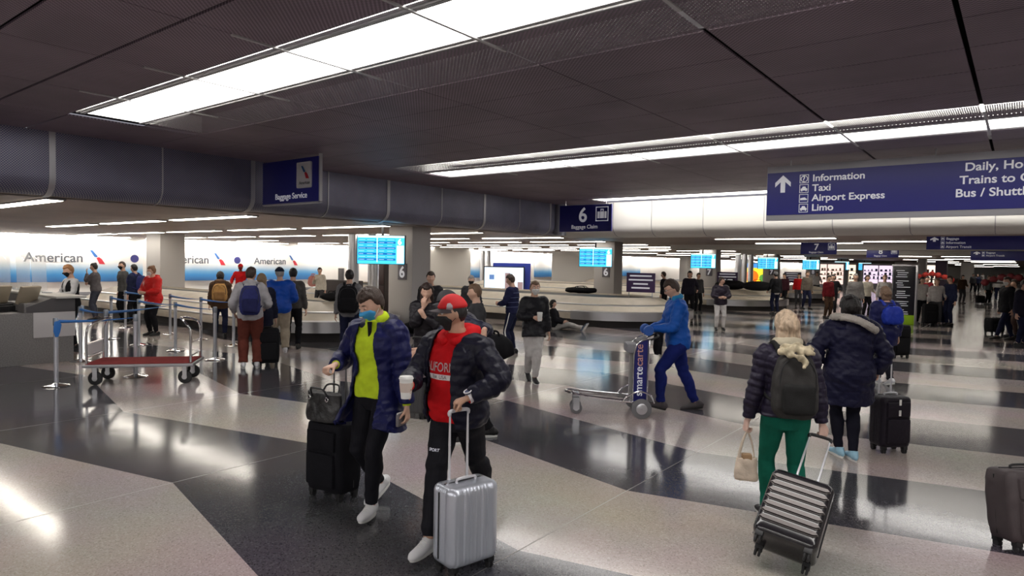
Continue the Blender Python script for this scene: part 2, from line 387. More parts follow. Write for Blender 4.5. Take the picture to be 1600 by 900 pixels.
# ------------------------------------------------------------------ wall murals
def mural_mat():
    m = bpy.data.materials.new('mural_print'); m.use_nodes = True; nt = m.node_tree; b = nt.nodes['Principled BSDF']
    tc = nt.nodes.new('ShaderNodeTexCoord'); sp = nt.nodes.new('ShaderNodeSeparateXYZ'); nt.links.new(tc.outputs['Object'], sp.inputs[0])
    n = nt.nodes.new('ShaderNodeTexNoise'); n.inputs['Scale'].default_value = 1.2; nt.links.new(tc.outputs['Object'], n.inputs['Vector'])
    a = nt.nodes.new('ShaderNodeMath'); a.operation = 'MULTIPLY_ADD'; a.inputs[1].default_value = .12; nt.links.new(n.outputs[0], a.inputs[0]); nt.links.new(sp.outputs['Z'], a.inputs[2])
    mr = nt.nodes.new('ShaderNodeMapRange'); mr.inputs[1].default_value = .0; mr.inputs[2].default_value = 1.3; nt.links.new(a.outputs[0], mr.inputs[0])
    r = nt.nodes.new('ShaderNodeValToRGB'); e = r.color_ramp.elements
    e[0].position = 0; e[0].color = (.04, .13, .36, 1); e[1].position = .30; e[1].color = (.05, .26, .58, 1)
    for p, c in ((.45, (.16, .38, .62)), (.62, (.50, .60, .68)), (.78, (.74, .74, .72))): x = e.new(p); x.color = (*c, 1)
    nt.links.new(mr.outputs[0], r.inputs[0]); nt.links.new(r.outputs[0], b.inputs['Base Color']); b.inputs['Roughness'].default_value = .5
    return m
MURAL = mural_mat()
LETG = mat('letter_grey', (.10, .11, .13), .5)
TRED = mat('tail_red', (.55, .03, .05), .5); TBLUE = mat('tail_blue', (.03, .12, .35), .5)
def tail_logo(bm, fn, s):
    # upper blue wing, lower red wing of a slanted tail mark
    prism(bm, [(0, 1.0), (.18, 1.0), (.52, .56), (.42, .50), (.30, .52)], lambda a, b, d: fn(a * s, b * s, d), .001, .006, 0)
    prism(bm, [(.42, .46), (.60, .52), (.78, .38), (1.0, 0), (.62, .02)], lambda a, b, d: fn(a * s, b * s, d), .001, .006, 1)
def mural(y0, y1, text=True, size=.62, ty=None, emb=None, label=''):
    t = thing('wall_mural', label, 'mural', (-36.06, (y0 + y1) / 2, .62), 0)
    L = (y1 - y0) / 2
    bm = newbm(); box(bm, -.02, .02, -L, L, 0, 2.1); obj('panel', bm, MURAL, t)
    if text:
        ty = ty - (y0 + y1) / 2
        M = frame_M((.024, ty, .95), (0, 1, 0), (0, 0, 1))
        obj('lettering', text_mesh('American', size, M, .01, .012), LETG, t)
        bm = newbm(); tail_logo(bm, lambda a, b, d: Vector((.022 + d, ty + size * 4.35 + a, .85 + b)), size * 1.1)
        obj('tail_logo', bm, [TBLUE, TRED], t)
    if emb is not None:
        bm = newbm(); e = emb - (y0 + y1) / 2
        tube(bm, [(.02, e, 1.15), (.03, e, 1.15)], .2, 24); obj('round_emblem', bm, mat('emblem_navy', (.04, .04, .18), .5), t)
mural(4.0, 15.4, True, .62, 10.25, 15.0, 'white and blue airline mural behind the check-in counter, leftmost')
mural(17.1, 26.2, True, .62, 16.5, 20.6, 'white and blue airline mural right of the square column')
t = mural(26.3, 26.4, False, label='narrow strip') if False else None
bm = newbm(); 
M = frame_M((-36.03, 21.65, 1.57), (0, 1, 0), (0, 0, 1))
o = obj('wall_lettering', text_mesh('American', .55, M, .01, .012), LETG); tag(o, 'grey airline name on the mural above the man in the blue jacket', 'lettering')
bm = newbm(); tail_logo(bm, lambda a, b, d: Vector((-36.036 + d, 24.0 + a, 1.5 + b)), .62); o = obj('tail_logo', bm, [TBLUE, TRED]); tag(o, 'red and blue tail emblem on the mural above the man in the blue jacket', 'emblem')
for y0, y1, l in ((39, 44, 'blue-banded airline mural seen left of the video screen'), (50, 62, 'blue-banded airline mural seen right of the video screen'), (67, 71.5, 'distant blue-banded airline mural right of the second column')):
    mural(y0, y1, y0 == 50, .7, 54.5, None, l)
# ------------------------------------------------------------------ columns with number plates and displays
COLM = mat('column_paint', (.42, .40, .39), .6, bump=.05, bs=40)
SCR = mat('screen_cyan', (.0, .02, .03), .3, emit=1.0, ecol=(.06, .60, .95)); SCRB = mat('screen_blue', (.0, .02, .03), .3, emit=.9, ecol=(.0, .17, .52)); SCRW = mat('screen_pale', (.0, .02, .03), .3, emit=1.0, ecol=(.65, .95, 1.0))
SCRG = mat('screen_row', (.0, .02, .03), .3, emit=.95, ecol=(.02, .48, .92))
def display(loc, rz, label, num, thick=False):
    t = thing('flight_display', label, 'screen', loc, rz, None)
    bm = newbm(); box(bm, -.66, .66, -.04, .04, -.39, .39, .008); obj('bezel', bm, DARK, t)
    bm = newbm()
    def q(x0, x1, z0, z1, mi, y=-.042): quad(bm, [(x0, y, z0), (x1, y, z0), (x1, y, z1), (x0, y, z1)], mi)
    q(-.64, .64, -.375, .375, 0)
    for r in range(8):
        z1 = .30 - r * .075
        for (a, b) in ((-.62, -.12), (-.08, .40)): q(a, b, z1 - .062, z1, 1 if r % 2 == 1 else 3, -.0425)
    q(-.64, .64, .32, .375, 2, -.0425); q(.43, .63, -.36, .12, 2, -.0425); q(-.115, -.085, -.33, .32, 2, -.0427)
    for r in range(8):
        z1 = .29 - r * .075
        for (a, b) in ((-.60, -.42), (-.38, -.16), (-.05, .12), (.17, .37)): q(a, b - .03 * (r % 3), z1 - .028, z1 - .020, 2, -.0428)
    obj('screen', bm, [SCR, SCRB, SCRW, SCRG], t)
    obj('number', text_mesh(num, .2, frame_M((.46, -.044, .15), (1, 0, 0), (0, 0, 1)), .003, .03), mat('screen_white', (1, 1, 1), .4, emit=1.6), t)
    bm = newbm(); box(bm, -.05, .05, .04, .2, -.05, .05); box(bm, -.03, .03, .1, .16, -.1, .62); obj('bracket', bm, DARK, t)
    return t
ordn = ['nearest', 'second', 'third', 'fourth', 'fifth', 'sixth', 'farthest']
nums = ['6', '6', '7', '7', '8', '8', '8']
for k in range(7):
    y = 12.5 + 11.15 * k
    t = thing('column', '%s square grey column carrying a blue flight screen and a number plate' % ordn[k], 'column', (-13.55, y + .35, 0))
    bm = newbm(); box(bm, -.47, .47, -.35, .35, 0, HL, .02); obj('shaft', bm, COLM, t)
    bm = newbm(); box(bm, -.485, .485, -.365, .365, 0, .15, .01); obj('base', bm, STEEL, t)
    o = thing('number_plate', 'grey plate with number %s on the %s column' % (nums[k], ordn[k]), 'sign', (-13.45, y - .012, 1.62))
    bm = newbm(); box(bm, -.17, .17, -.01, .01, -.22, .22, .004); obj('plate', bm, mat('plate_grey', (.12, .11, .13), .5), o)
    obj('number', text_mesh(nums[k], .42, frame_M((0, -.013, -.15), (1, 0, 0), (0, 0, 1)), .004, .03, 'CENTER'), SIGNW, o)
    display((-13.62 + .03 * k, y - .62, 2.2), math.radians(33), '%s blue baggage flight screen, in front of the %s column' % (ordn[k].capitalize(), ordn[k]), nums[k])
# square column in front of the murals, left
t = thing('column', 'light grey square column between the two left murals', 'column', (-28.2, 12.95, 0))
bm = newbm(); box(bm, -.62, .62, -.5, .5, 0, HL, .02); obj('shaft', bm, mat('column_pale', (.6, .58, .56), .6), t)
bm = newbm(); box(bm, -.64, .64, -.52, .52, 0, .12, .01); obj('base', bm, STEEL, t)
# stainless round columns
for i, (px, Y) in enumerate([(552, 15.5), (583, 15.5), (1152, 48), (1162, 48), (1172, 50), (753, 40), (762, 41)]):
    p = Vector((atY(px, Y), Y, 0))
    t = thing('round_column', ['stainless round column left of the nearest flight screen', 'stainless round column just below the nearest flight screen', 'left one of three slim far steel columns left of the fourth screen', 'middle one of three slim far steel columns left of the fourth screen', 'right one of three slim far steel columns left of the fourth screen', 'slim steel column left of the video kiosk', 'slim steel column just left of the blue kiosk panel'][i], 'column', p)
    r = .19 if i < 2 else .2
    bm = newbm(); tube(bm, [(0, 0, .1), (0, 0, HL)], r, 28); obj('shaft', bm, STEEL, t)
    bm = newbm(); lathe(bm, [(r + .05, 0), (r + .05, .08), (r + .01, .12)]); obj('base', bm, CHROME, t)
# white partitions near the far wall
for (x0, x1, y0, y1, z, l) in ((-30.6, -30.4, 30, 34.6, HL, 'plain cream partition wall left of the nearest steel columns'), (-30, -26, 44, 44.3, HL, 'pale partition panel behind the video kiosk'), (-27, -26.2, 62, 62.8, HL, 'pale square pillar right of the second column'), (-27, -25.6, 78, 79, HL, 'far pale square pillar')):
    bm = newbm(); box(bm, x0, x1, y0, y1, 0, z, .01); o = obj('partition', bm, WALLC); tag(o, l, 'partition')
# dark doorway panel seen by the first column
t = thing('cabinet', 'tall dark cabinet left of the nearest number 6 plate', 'cabinet', (atY(600, 17), 17, 0), math.radians(0))
bm = newbm(); box(bm, -.25, .25, -.2, .2, 0, 1.9, .01); obj('body', bm, mat('dark_brown', (.03, .02, .02), .5), t)
bm = newbm(); box(bm, -.22, .22, -.215, -.2, 1.0, 1.85, .004); box(bm, -.22, .22, -.215, -.2, .08, .95, .004); obj('door', bm, mat('dark_brown2', (.05, .03, .03), .4), t)
# ------------------------------------------------------------------ baggage carousels
CSLAT = mat('belt_cream', (.60, .54, .45), .45, var=.08, vscale=3)
def carousel(x0, x1, y0, y1, label, rot_end=True):
    t = thing('baggage_carousel', label, 'baggage carousel', ((x0 + x1) / 2, (y0 + y1) / 2, 0), 0)
    L = (x1 - x0) / 2; W = (y1 - y0) / 2
    def outline(ins, n=14):
        r = W - ins; pts = []
        for k in range(n + 1):
            a = -math.pi / 2 + math.pi * k / n; pts.append((L - W + r * math.cos(a), r * math.sin(a)))
        for k in range(n + 1):
            a = math.pi / 2 + math.pi * k / n; pts.append((-L + W + r * math.cos(a), r * math.sin(a)))
        return pts
    def band(name, prof, m, cap=False, split=None):
        bm = newbm(); rings = [[bm.verts.new((p[0], p[1], z)) for p in outline(ins)] for ins, z in prof]
        n = len(rings[0])
        for i in range(len(rings) - 1):
            for k in range(n): bm.faces.new((rings[i][k], rings[i][(k + 1) % n], rings[i + 1][(k + 1) % n], rings[i + 1][k]))
        if cap: bm.faces.new(rings[-1])
        me = bpy.data.meshes.new('m'); bm.normal_update(); bm.to_mesh(me); bm.free(); me.shade_smooth(); me.set_sharp_from_angle(angle=math.radians(30))
        obj(name, me, m, t)
    band('toe_kick', [(.20, 0), (.20, .22)], mat('toe_black', (.03, .025, .025), .6))
    band('fascia', [(.2, .22), (.0, .22), (-.01, .24), (.0, .40), (.02, .42)], CSLAT)
    band('bumper', [(.01, .42), (-.01, .44), (-.01, .455), (.02, .465), (.05, .465)], STEEL)
    band('belt', [(.05, .45), (.30, .50), (.52, .62), (.56, .62)], CSLAT)
    band('ledge', [(.56, .615), (.55, .655), (.60, .67), (.66, .665)], STEEL)
    band('deck', [(.66, .66), (1.0, .80), (1.3, .86), (1.34, .80)], CSLAT)
    band('inner_belt', [(1.34, .80), (1.6, .78)], mat('belt_black', (.02, .02, .02), .6), True)
    # metal end cap and drum
    bm = newbm()
    pts = [(p[0], p[1]) for p in outline(-.02)][:15]
    lo = [bm.verts.new((p[0], p[1], .21)) for p in pts]; hi = [bm.verts.new((p[0], p[1], .47)) for p in pts]
    for k in range(14): bm.faces.new((lo[k], lo[k + 1], hi[k + 1], hi[k]))
    pts2 = outline(.5)[:15]; hi2 = [bm.verts.new((p[0], p[1], .50)) for p in pts2]
    for k in range(14): bm.faces.new((hi[k], hi[k + 1], hi2[k + 1], hi2[k]))
    obj('steel_end', bm, STEEL, t)
    bm = newbm(); lathe(bm, [(.5, .45), (.5, .74), (.46, .76), (.2, .77)], 32, (L - W - .1, 0, 0)); lathe(bm, [(W * .62, .48), (W * .62, .52), (.5, .53)], 32, (L - W, 0, 0)); obj('drum', bm, STEEL, t)
    return t
carousel(-27, -12.3, 8.75, 12.35, 'baggage carousel nearest the airline counter, behind the queue')
carousel(-27, -8.4, 17.3, 22.6, 'long cream baggage carousel with steel end, beside the second column')
carousel(-27, -8.4, 28.4, 33.7, 'cream baggage carousel beyond the second column, black bags on its end')
carousel(-25.9, -8.4, 39.5, 43.8, 'far cream baggage carousel beyond the third column')
# things on carousels
def lump_bag(name, loc, rz, size, label, m, group=None, handle=True, seed=1):
    t = thing(name, label, 'bag', loc, rz, group)
    bm = newbm(); a, b, c = size
    N = 10
    pts = [(-a / 2 + a * k / N, 0, c / 2) for k in range(N + 1)]
    rad = [(b / 2 * (1 - .25 * abs(2 * k / N - 1) ** 3), c / 2 * (1 - .2 * abs(2 * k / N - 1) ** 3)) for k in range(N + 1)]
    tube(bm, pts, rad, 20, side=(0, 1, 0), rnd=True)
    for v in bm.verts:
        v.co += Vector(noise.noise_vector(v.co * 5 + Vector((seed, 0, 0)))) * .03; v.co.z = max(0.0, v.co.z)
    obj('body', bm, m, t)
    if handle:
        for s in (-1, 1):
            bm = newbm(); tube(bm, cr([(-a * .2, s * b * .2, c * .9), (-a * .12, s * b * .25, c * 1.15), (a * .12, s * b * .25, c * 1.15), (a * .2, s * b * .2, c * .9)]), .012, 8); obj('handle', bm, m, t)
    return t
BLKF = mat('cloth_blackfabric', (.010, .010, .012), .8, bump=.2, bs=120)
lump_bag('duffel_bag', (-9.35, 29.9, .87), .3, (.9, .5, .42), 'black duffel bag lying on the steel end of the third carousel', BLKF, seed=2)
lump_bag('duffel_bag', (-10.7, 30.3, .87), .2, (1.0, .6, .42), 'black soft bag on the third carousel, left of the man in the black top', BLKF, seed=3)
lump_bag('duffel_bag', (atY(703, 13.6), 12.4, .0), .3, (.7, .4, .3), 'small black bag behind the group of travellers', BLKF, seed=4)
lump_bag('duffel_bag', (atY(522, 10.4), 10.4, .87), .2, (.6, .35, .22), 'black bag on the carousel deck beside the man in the pale shirt', BLKF, seed=5)
lump_bag('duffel_bag', (atY(908, 20.2), 20.2, .87), .2, (1.0, .5, .22), 'flat black bag lying on the second carousel left of the column', BLKF, seed=8)
# small purple notice boards
for i, (px, Y, n, l) in enumerate([(1001, 19.6, 4, 'dark purple notice board above the second carousel end'), (1136, 31, 4, 'dark purple notice board beyond the third column'), (1238, 42, 4, 'distant dark purple notice board right of the man in the black top')]):
    t = thing('notice_board', l, 'sign', (atY(px, Y), Y, .88), math.radians(12))
    bm = newbm(); box(bm, -.47, .47, -.02, .02, .15, .78, .006); obj('panel', bm, mat('notice_purple', (.045, .02, .08), .5), t)
    bm = newbm(); 
    for k, wd in enumerate((.36, .40, .24, .30)): 
        box(bm, -wd, wd, -.026, -.02, .66 - k * .13, .71 - k * .13)
    obj('text_lines', bm, SIGNW, t)
    bm = newbm(); box(bm, -.4, -.37, -.01, .01, -.02, .2); box(bm, .37, .4, -.01, .01, -.02, .2); obj('stand', bm, STEEL, t)
# low wall with stand behind carousel 1
t = thing('monitor_stand', 'dark trolley stand with small sign behind the first carousel', 'stand', (atY(533, 15.6), 15.6, 0))
bm = newbm(); box(bm, -.9, .9, -.3, .3, .1, 1.15, .02); obj('cabinet', bm, mat('dark_taupe', (.06, .05, .05), .6), t)
bm = newbm(); box(bm, -.16, .16, -.02, .02, 1.15, 1.6, .01); obj('sign_plate', bm, GREY, t)
# ------------------------------------------------------------------ hanging signs (lie along X)
def rod(bm, x, z0, z1, r=.01): tube(bm, [(x, 0, z0), (x, 0, z1)], r, 8)
def T(s, size, x, z, y=-.033, bold=.006, align='LEFT', sx=1.0): return text_mesh(s, size, frame_M((x, y, z), (1, 0, 0), (0, 0, 1)), .004, bold, align, sx)
def icon(bm, x, z, s, kind, y=-.034):
    def f(a, b, d): return Vector((x + a * s, y - d, z + b * s))
    for (a0, a1, b0, b1) in ((0, 1, 0, .06), (0, 1, .94, 1), (0, .06, 0, 1), (.94, 1, 0, 1)): prism(bm, [(a0, b0), (a1, b0), (a1, b1), (a0, b1)], f, 0, .003)
    if kind == 'car':
        prism(bm, [(.14, .28), (.86, .28), (.86, .5), (.74, .54), (.64, .74), (.36, .74), (.26, .54), (.14, .5)], f, 0, .003)
        for a in (.2, .68): prism(bm, [(a, .18), (a + .12, .18), (a + .12, .28), (a, .28)], f, 0, .003)
    elif kind == 'case':
        prism(bm, [(.14, .2), (.3, .2), (.3, .66), (.14, .66)], f, 0, .003); prism(bm, [(.34, .2), (.66, .2), (.66, .66), (.34, .66)], f, 0, .003); prism(bm, [(.7, .2), (.86, .2), (.86, .66), (.7, .66)], f, 0, .003)
        prism(bm, [(.38, .68), (.44, .68), (.44, .78), (.56, .78), (.56, .68), (.62, .68), (.62, .84), (.38, .84)], f, 0, .003)
    elif kind == 'train':
        prism(bm, [(.12, .3), (.86, .3), (.86, .42), (.6, .62), (.12, .52)], f, 0, .003)
    elif kind == 'q':
        n = 24
        for k in range(n):
            a0 = 2 * math.pi * k / n; a1 = 2 * math.pi * (k + 1) / n
            prism(bm, [(.5 + .4 * math.cos(a0), .5 + .4 * math.sin(a0)), (.5 + .4 * math.cos(a1), .5 + .4 * math.sin(a1)), (.5 + .32 * math.cos(a1), .5 + .32 * math.sin(a1)), (.5 + .32 * math.cos(a0), .5 + .32 * math.sin(a0))], f, 0, .003)
SILV = mat('sign_frame', (.42, .42, .45), .4, .3)
# big direction sign, left end at x=-3.78, y=12.5
t = thing('direction_sign', 'large navy overhead sign listing Information, Taxi, Airport Express and Limo', 'sign', (-3.78, 12.5, 2.77))
bm = newbm(); box(bm, 0, 5.6, -.03, .03, 0, .98, .004); obj('frame', bm, SILV, t)
bm = newbm(); box(bm, .01, 5.59, -.04, -.028, .10, .86); obj('panel', bm, NAVY, t)
Y0 = -.044
bm = newbm(); f = lambda a, b, d: Vector((a, Y0 - d, b))
prism(bm, [(.245, .50), (.325, .50), (.325, .69), (.42, .60), (.42, .68), (.285, .81), (.15, .68), (.15, .60), (.245, .69)], f, 0, .003); obj('arrow', bm, SIGNW, t)
for k, (s, ic) in enumerate((('Information', 'q'), ('Taxi', 'car'), ('Airport Express', 'train'), ('Limo', 'car'))):
    z = .675 - k * .172
    obj('lettering', T(s, .165, .78, z, Y0, .018, sx=1.06), SIGNW, t)
    bm = newbm(); icon(bm, .57, z - .025, .15, ic, Y0)
    if ic == 'q': bm.from_mesh(T('?', .14, .615, z + .0, Y0, .01))
    obj('icon', bm, SIGNW, t)
for k, s in enumerate(('Daily, Hourly Parking', 'Trains to City', 'Bus / Shuttle Center')):
    obj('lettering', T(s, .178, 2.99 + (.0, -.06, -.11)[k], .70 - k * .2, Y0, .018, sx=1.06), SIGNW, t)
for xx in (.4, 2.6, 4.8):
    bm = newbm(); rod(bm, xx, .98, 1.08); obj('hanger', bm, STEEL, t)
# Baggage Service sign
t = thing('direction_sign', 'navy Baggage Service sign with white airline emblem, hanging by the left soffit', 'sign', (-12.05, 7.45, 2.98), 0)
bm = newbm(); box(bm, 0, 1.82, -.03, .03, 0, .82, .004); obj('panel', bm, NAVY, t)
bm = newbm(); box(bm, 1.82, 1.85, -.03, .03, -.02, .87); box(bm, 0, 1.85, -.03, .03, -.03, 0); obj('frame', bm, SILV, t)
bm = newbm(); box(bm, 1.18, 1.62, -.036, -.03, .26, .74, .03); obj('emblem_panel', bm, mat('emblem_white', (.6, .6, .62), .5), t)
bm = newbm(); tail_logo(bm, lambda a, b, d: Vector((1.30 + a, -.038 - d, .43 + b)), .24); obj('tail_logo', bm, [TBLUE, TRED], t)
obj('lettering', text_mesh('American', .085, frame_M((1.4, -.04, .33), (1, 0, 0), (0, 0, 1)), .003, .01, 'CENTER'), LETG, t)
obj('lettering', T('Baggage Service', .155, .44, .08, -.033, .010, sx=1.05), SIGNW, t)
# 6 Baggage Claim
def claim(loc, num, w_, h_, label):
    t = thing('direction_sign', label, 'sign', loc)
    s = h_ / .8
    bm = newbm(); box(bm, 0, w_, -.03, .03, 0, h_, .004); obj('panel', bm, NAVY, t)
    obj('number', T(num, .6 * s, w_ * .38, .3 * s, -.033, .02), SIGNW, t)
    bm = newbm(); icon(bm, w_ - .53 * s, .3 * s, .43 * s, 'case'); obj('icon', bm, SIGNW, t)
    obj('lettering', T('Baggage Claim', .16 * s, w_ * .24, .09 * s, -.033, .008), SIGNW, t)
    for xx in (.2, w_ - .2):
        bm = newbm(); rod(bm, xx, h_, (H if loc[1] < 18 else HL) - loc[2]); obj('hanger', bm, STEEL, t)
claim((-11.45, 17.2, 2.9), '6', 1.82, .8, 'navy 6 Baggage Claim sign at the end of the left soffit')
claim((-6.2, 24.5, 2.40), '7', 1.15, .40, 'navy 7 Baggage Claim sign under the low ceiling')
claim((-5.15, 30.5, 2.4), '8', 1.15, .40, 'navy 8 Baggage Claim sign, farther than the 7 sign')
def small_dir(loc, w_, h_, lines, label):
    t = thing('direction_sign', label, 'sign', loc)
    bm = newbm(); box(bm, 0, w_, -.03, .03, 0, h_, .004); obj('panel', bm, NAVY, t)
    bm = newbm(); f = lambda a, b, d: Vector((a, -.032 - d, b)); prism(bm, [(.14, h_ * .6), (.2, h_ * .6), (.2, h_ * .75), (.26, h_ * .7), (.26, h_ * .8), (.17, h_ * .95), (.08, h_ * .8), (.08, h_ * .7), (.14, h_ * .75)], f, 0, .003); obj('arrow', bm, SIGNW, t)
    for k, s in enumerate(lines): obj('lettering', T(s, h_ * .26, .42, h_ * .74 - k * h_ * .31, -.033, .008), SIGNW, t)
    for k in range(len(lines)):
        bm = newbm(); icon(bm, .31, h_ * .71 - k * h_ * .31, h_ * .24, 'car'); obj('icon', bm, SIGNW, t)
small_dir((-2.0, 19.9, 2.45), 4.0, .33, ['Baggage', 'Information', 'Airport Transit'], 'small navy overhead sign listing Information and Airport Transit, behind the big sign')
small_dir((-1.42, 26.6, 2.28), 4.0, .30, ['Baggage', 'Airport Transit'], 'lowest and farthest navy overhead sign at the right edge')
# directory totem
p = at(1409, 507)
t = thing('directory_totem', 'tall black directory totem with white lines and lime green base', 'sign', p, math.radians(20))
bm = newbm(); box(bm, -.34, .34, -.1, .1, .16, 2.03, .01); obj('panel', bm, mat('totem_black', (.012, .012, .02), .3), t)
bm = newbm(); box(bm, -.345, .345, -.105, .105, .0, .34, .01); obj('green_base', bm, mat('lime', (.35, .62, .02), .5), t)
bm = newbm(); box(bm, .34, .42, -.12, .12, 0, 2.1, .01); box(bm, -.36, .42, -.11, .11, 2.03, 2.1, .01); obj('frame', bm, STEEL, t)
bm = newbm(); 
rr = random.Random(3)
for k in range(22):
    z = 1.88 - k * .072
    if k in (4, 9, 14, 18): continue
    x0 = -.22 if k % 3 else -.26
    box(bm, x0, x0 + .2 + rr.random() * .25, -.105, -.1, z, z + .022)
obj('text_lines', bm, SIGNW, t)
# ------------------------------------------------------------------ video kiosk
p = Vector((atY(795, 14.2), 14.2, 0))
KY = 23.6
t = thing('video_kiosk', 'large video screen on a stand with a blue panel behind it', 'screen', (atY(792, KY), KY, 0), math.radians(28))
bm = newbm(); box(bm, -.68, 1.05, .10, .2, .0, 1.90, .01); obj('blue_panel', bm, mat('kiosk_blue', (.02, .05, .42), .4), t)
bm = newbm(); box(bm, -1.07, .80, -.08, .02, .48, 1.74, .01); obj('bezel', bm, DARK, t)
bm = newbm(); quad(bm, [(-1.03, -.082, .52), (.76, -.082, .52), (.76, -.082, 1.70), (-1.03, -.082, 1.70)], 0)
def q2(x0, x1, z0, z1, mi): quad(bm, [(x0, -.0835, z0), (x1, -.0835, z0), (x1, -.0835, z1), (x0, -.0835, z1)], mi)
q2(-.97, -.84, .56, 1.62, 1); q2(-.5, -.2, .6, 1.4, 1); q2(-.08, .16, .52, 1.45, 2); q2(.26, .45, .62, 1.5, 1); q2(-.8, -.58, 1.15, 1.36, 3); q2(.5, .74, .54, 1.05, 2)
obj('screen', bm, [mat('video_pale', (.1, .1, .1), .3, emit=1.0, ecol=(.6, .72, .85)), mat('video_white', (.1, .1, .1), .3, emit=1.2, ecol=(.85, .85, .85)), mat('video_brown', (.1, .1, .1), .3, emit=.6, ecol=(.4, .25, .25)), mat('video_blue', (.1, .1, .1), .3, emit=.6, ecol=(.1, .25, .6))], t)
bm = newbm(); box(bm, -.2, .2, -.05, .1, .06, .5, .01); box(bm, -.7, .7, -.35, .35, 0, .06, .01); obj('stand', bm, GREY, t)
# colourful advertisement and shop fronts far away
t = thing('advertising_board', 'bright orange and yellow advertisement glowing behind the steel columns', 'poster', (atY(1182, 52), 52, 0), math.radians(10))
bm = newbm(); box(bm, -1.0, 1.0, -.05, .05, 0, 2.25, .02); obj('frame', bm, GREY, t)
bm = newbm(); quad(bm, [(-.95, -.052, .55), (.95, -.052, .55), (.95, -.052, 1.85), (-.95, -.052, 1.85)], 0); quad(bm, [(-.95, -.052, 1.86), (.95, -.052, 1.86), (.95, -.052, 2.2), (-.95, -.052, 2.2)], 1)
tube(bm, [(-.35, -.053, 1.2), (-.35, -.056, 1.2)], .48, 24, mi=2); tube(bm, [(.45, -.053, 1.1), (.45, -.056, 1.1)], .28, 24, mi=3)
obj('picture', bm, [mat('ad_yellow', (.8, .5, .02), .4, emit=1.6), mat('ad_blue', (.05, .25, .6), .4, emit=1.0), mat('ad_red', (.75, .12, .01), .4, emit=1.2), mat('ad_green', (.1, .3, .05), .4, emit=.8)], t)
shop = [(1292, 66, (.85, .62, .55), 'pink lit shop window far behind the fourth screen'), (1312, 70, (1, .8, .6), 'warm lit shop window far behind the sixth screen'), (1372, 76, (.75, .6, .75), 'magenta lit shop window far left of the black directory totem'), (1431, 60, (1, .85, .7), 'tall lit shop window right of the black directory totem')]
for px, Y, c, l in shop:
    t = thing('shop_window', l, 'shop window', (atY(px, Y), Y, 0))
    bm = newbm(); box(bm, -1.5, 1.5, -.1, .1, 0, 2.5, .02); obj('frame', bm, GREY, t)
    bm = newbm(); box(bm, -1.35, -.05, -.13, -.1, .5, 2.3); box(bm, .05, 1.35, -.13, -.1, .5, 2.3); obj('pane', bm, mat('shop_%d' % px, c, .4, emit=.9), t)
    for zz in (.9, 1.3, 1.7):
        bm = newbm(); box(bm, -1.35, 1.35, -.2, -.13, zz, zz + .04); obj('shelf', bm, GREY, t)
    bm = newbm(); rq = random.Random(px)
    for zz in (.94, 1.34, 1.74):
        x_ = -1.3
        while x_ < 1.2: w_ = .08 + rq.random() * .16; box(bm, x_, x_ + w_, -.2, -.14, zz, zz + .1 + rq.random() * .2); x_ += w_ + .05 + rq.random() * .2
    o = obj('goods', bm, mat('goods_%d' % (px % 3), ((.3, .1, .1), (.1, .15, .3), (.35, .3, .2))[px % 3], .6), t); o['kind'] = 'stuff'
# distant partitions on the right walkway
for (px0, px1, Y, z, c, l) in ((1432, 1445, 48, 2.6, (.35, .33, .33), 'pale far pillar right of the directory totem'), (1460, 1478, 56, 2.6, (.10, .07, .12), 'dark purple far shopfront wall'), (1500, 1520, 74, 2.7, (.5, .48, .46), 'far pale pillar at the end of the walkway')):
    x0, x1 = atY(px0, Y), atY(px1, Y)
    bm = newbm(); box(bm, x0, x1, Y, Y + .8, 0, z, .01); o = obj('partition', bm, mat('part_%d' % px0, c, .6)); tag(o, l, 'partition')
# ------------------------------------------------------------------ people: toolkit
def np_verts(me):
    a = np.empty(len(me.vertices) * 3); me.vertices.foreach_get('co', a); return a.reshape(-1, 3)
def set_verts(me, a): me.vertices.foreach_set('co', a.ravel()); me.update()
def np_norm(me):
    a = np.empty(len(me.vertices) * 3); me.vertices.foreach_get('normal', a); return a.reshape(-1, 3)
def remesh(bm, vox, sm=2, fac=.5):
    bmesh.ops.recalc_face_normals(bm, faces=bm.faces)
    me = bpy.data.meshes.new('r'); bm.to_mesh(me); bm.free()
    o = bpy.data.objects.new('r', me); C.objects.link(o)
    md = o.modifiers.new('r', 'REMESH'); md.mode = 'VOXEL'; md.voxel_size = vox; md.adaptivity = 0
    if sm:
        s = o.modifiers.new('s', 'SMOOTH'); s.factor = fac; s.iterations = sm
    dg = bpy.context.evaluated_depsgraph_get()
    out = bpy.data.meshes.new_from_object(o.evaluated_get(dg))
    bpy.data.objects.remove(o); bpy.data.meshes.remove(me); out.shade_smooth(); return out
def vnoise(p, sc, seed=0.0):
    # cheap smooth pseudo noise from summed sines (vectorised)
    q = p * sc + seed
    x, y, z = q[:, 0], q[:, 1], q[:, 2]
    return (np.sin(x * 1.7 + 1.3 * np.sin(y * 1.1 + z * .7)) + np.sin(y * 2.1 + 1.7 * np.sin(z * 1.3 + x * .9)) + np.sin(z * 1.9 + 1.5 * np.sin(x * 1.2 - y * .8))) / 3
def displace(me, f):
    p = np_verts(me); n = np_norm(me); set_verts(me, p + n * f(p)[:, None])
def ik(a, b, l1, l2, pole):
    d = b - a; L = d.length
    if L > (l1 + l2) * .998: b = a + d * ((l1 + l2) * .998 / L); d = b - a; L = d.length
    u = d.normalized(); x = (l1 * l1 - l2 * l2 + L * L) / (2 * L); h = math.sqrt(max(l1 * l1 - x * x, 0))
    pp = pole - u * pole.dot(u)
    if pp.length < 1e-4: pp = u.orthogonal()
    return a + u * x + pp.normalized() * h, b
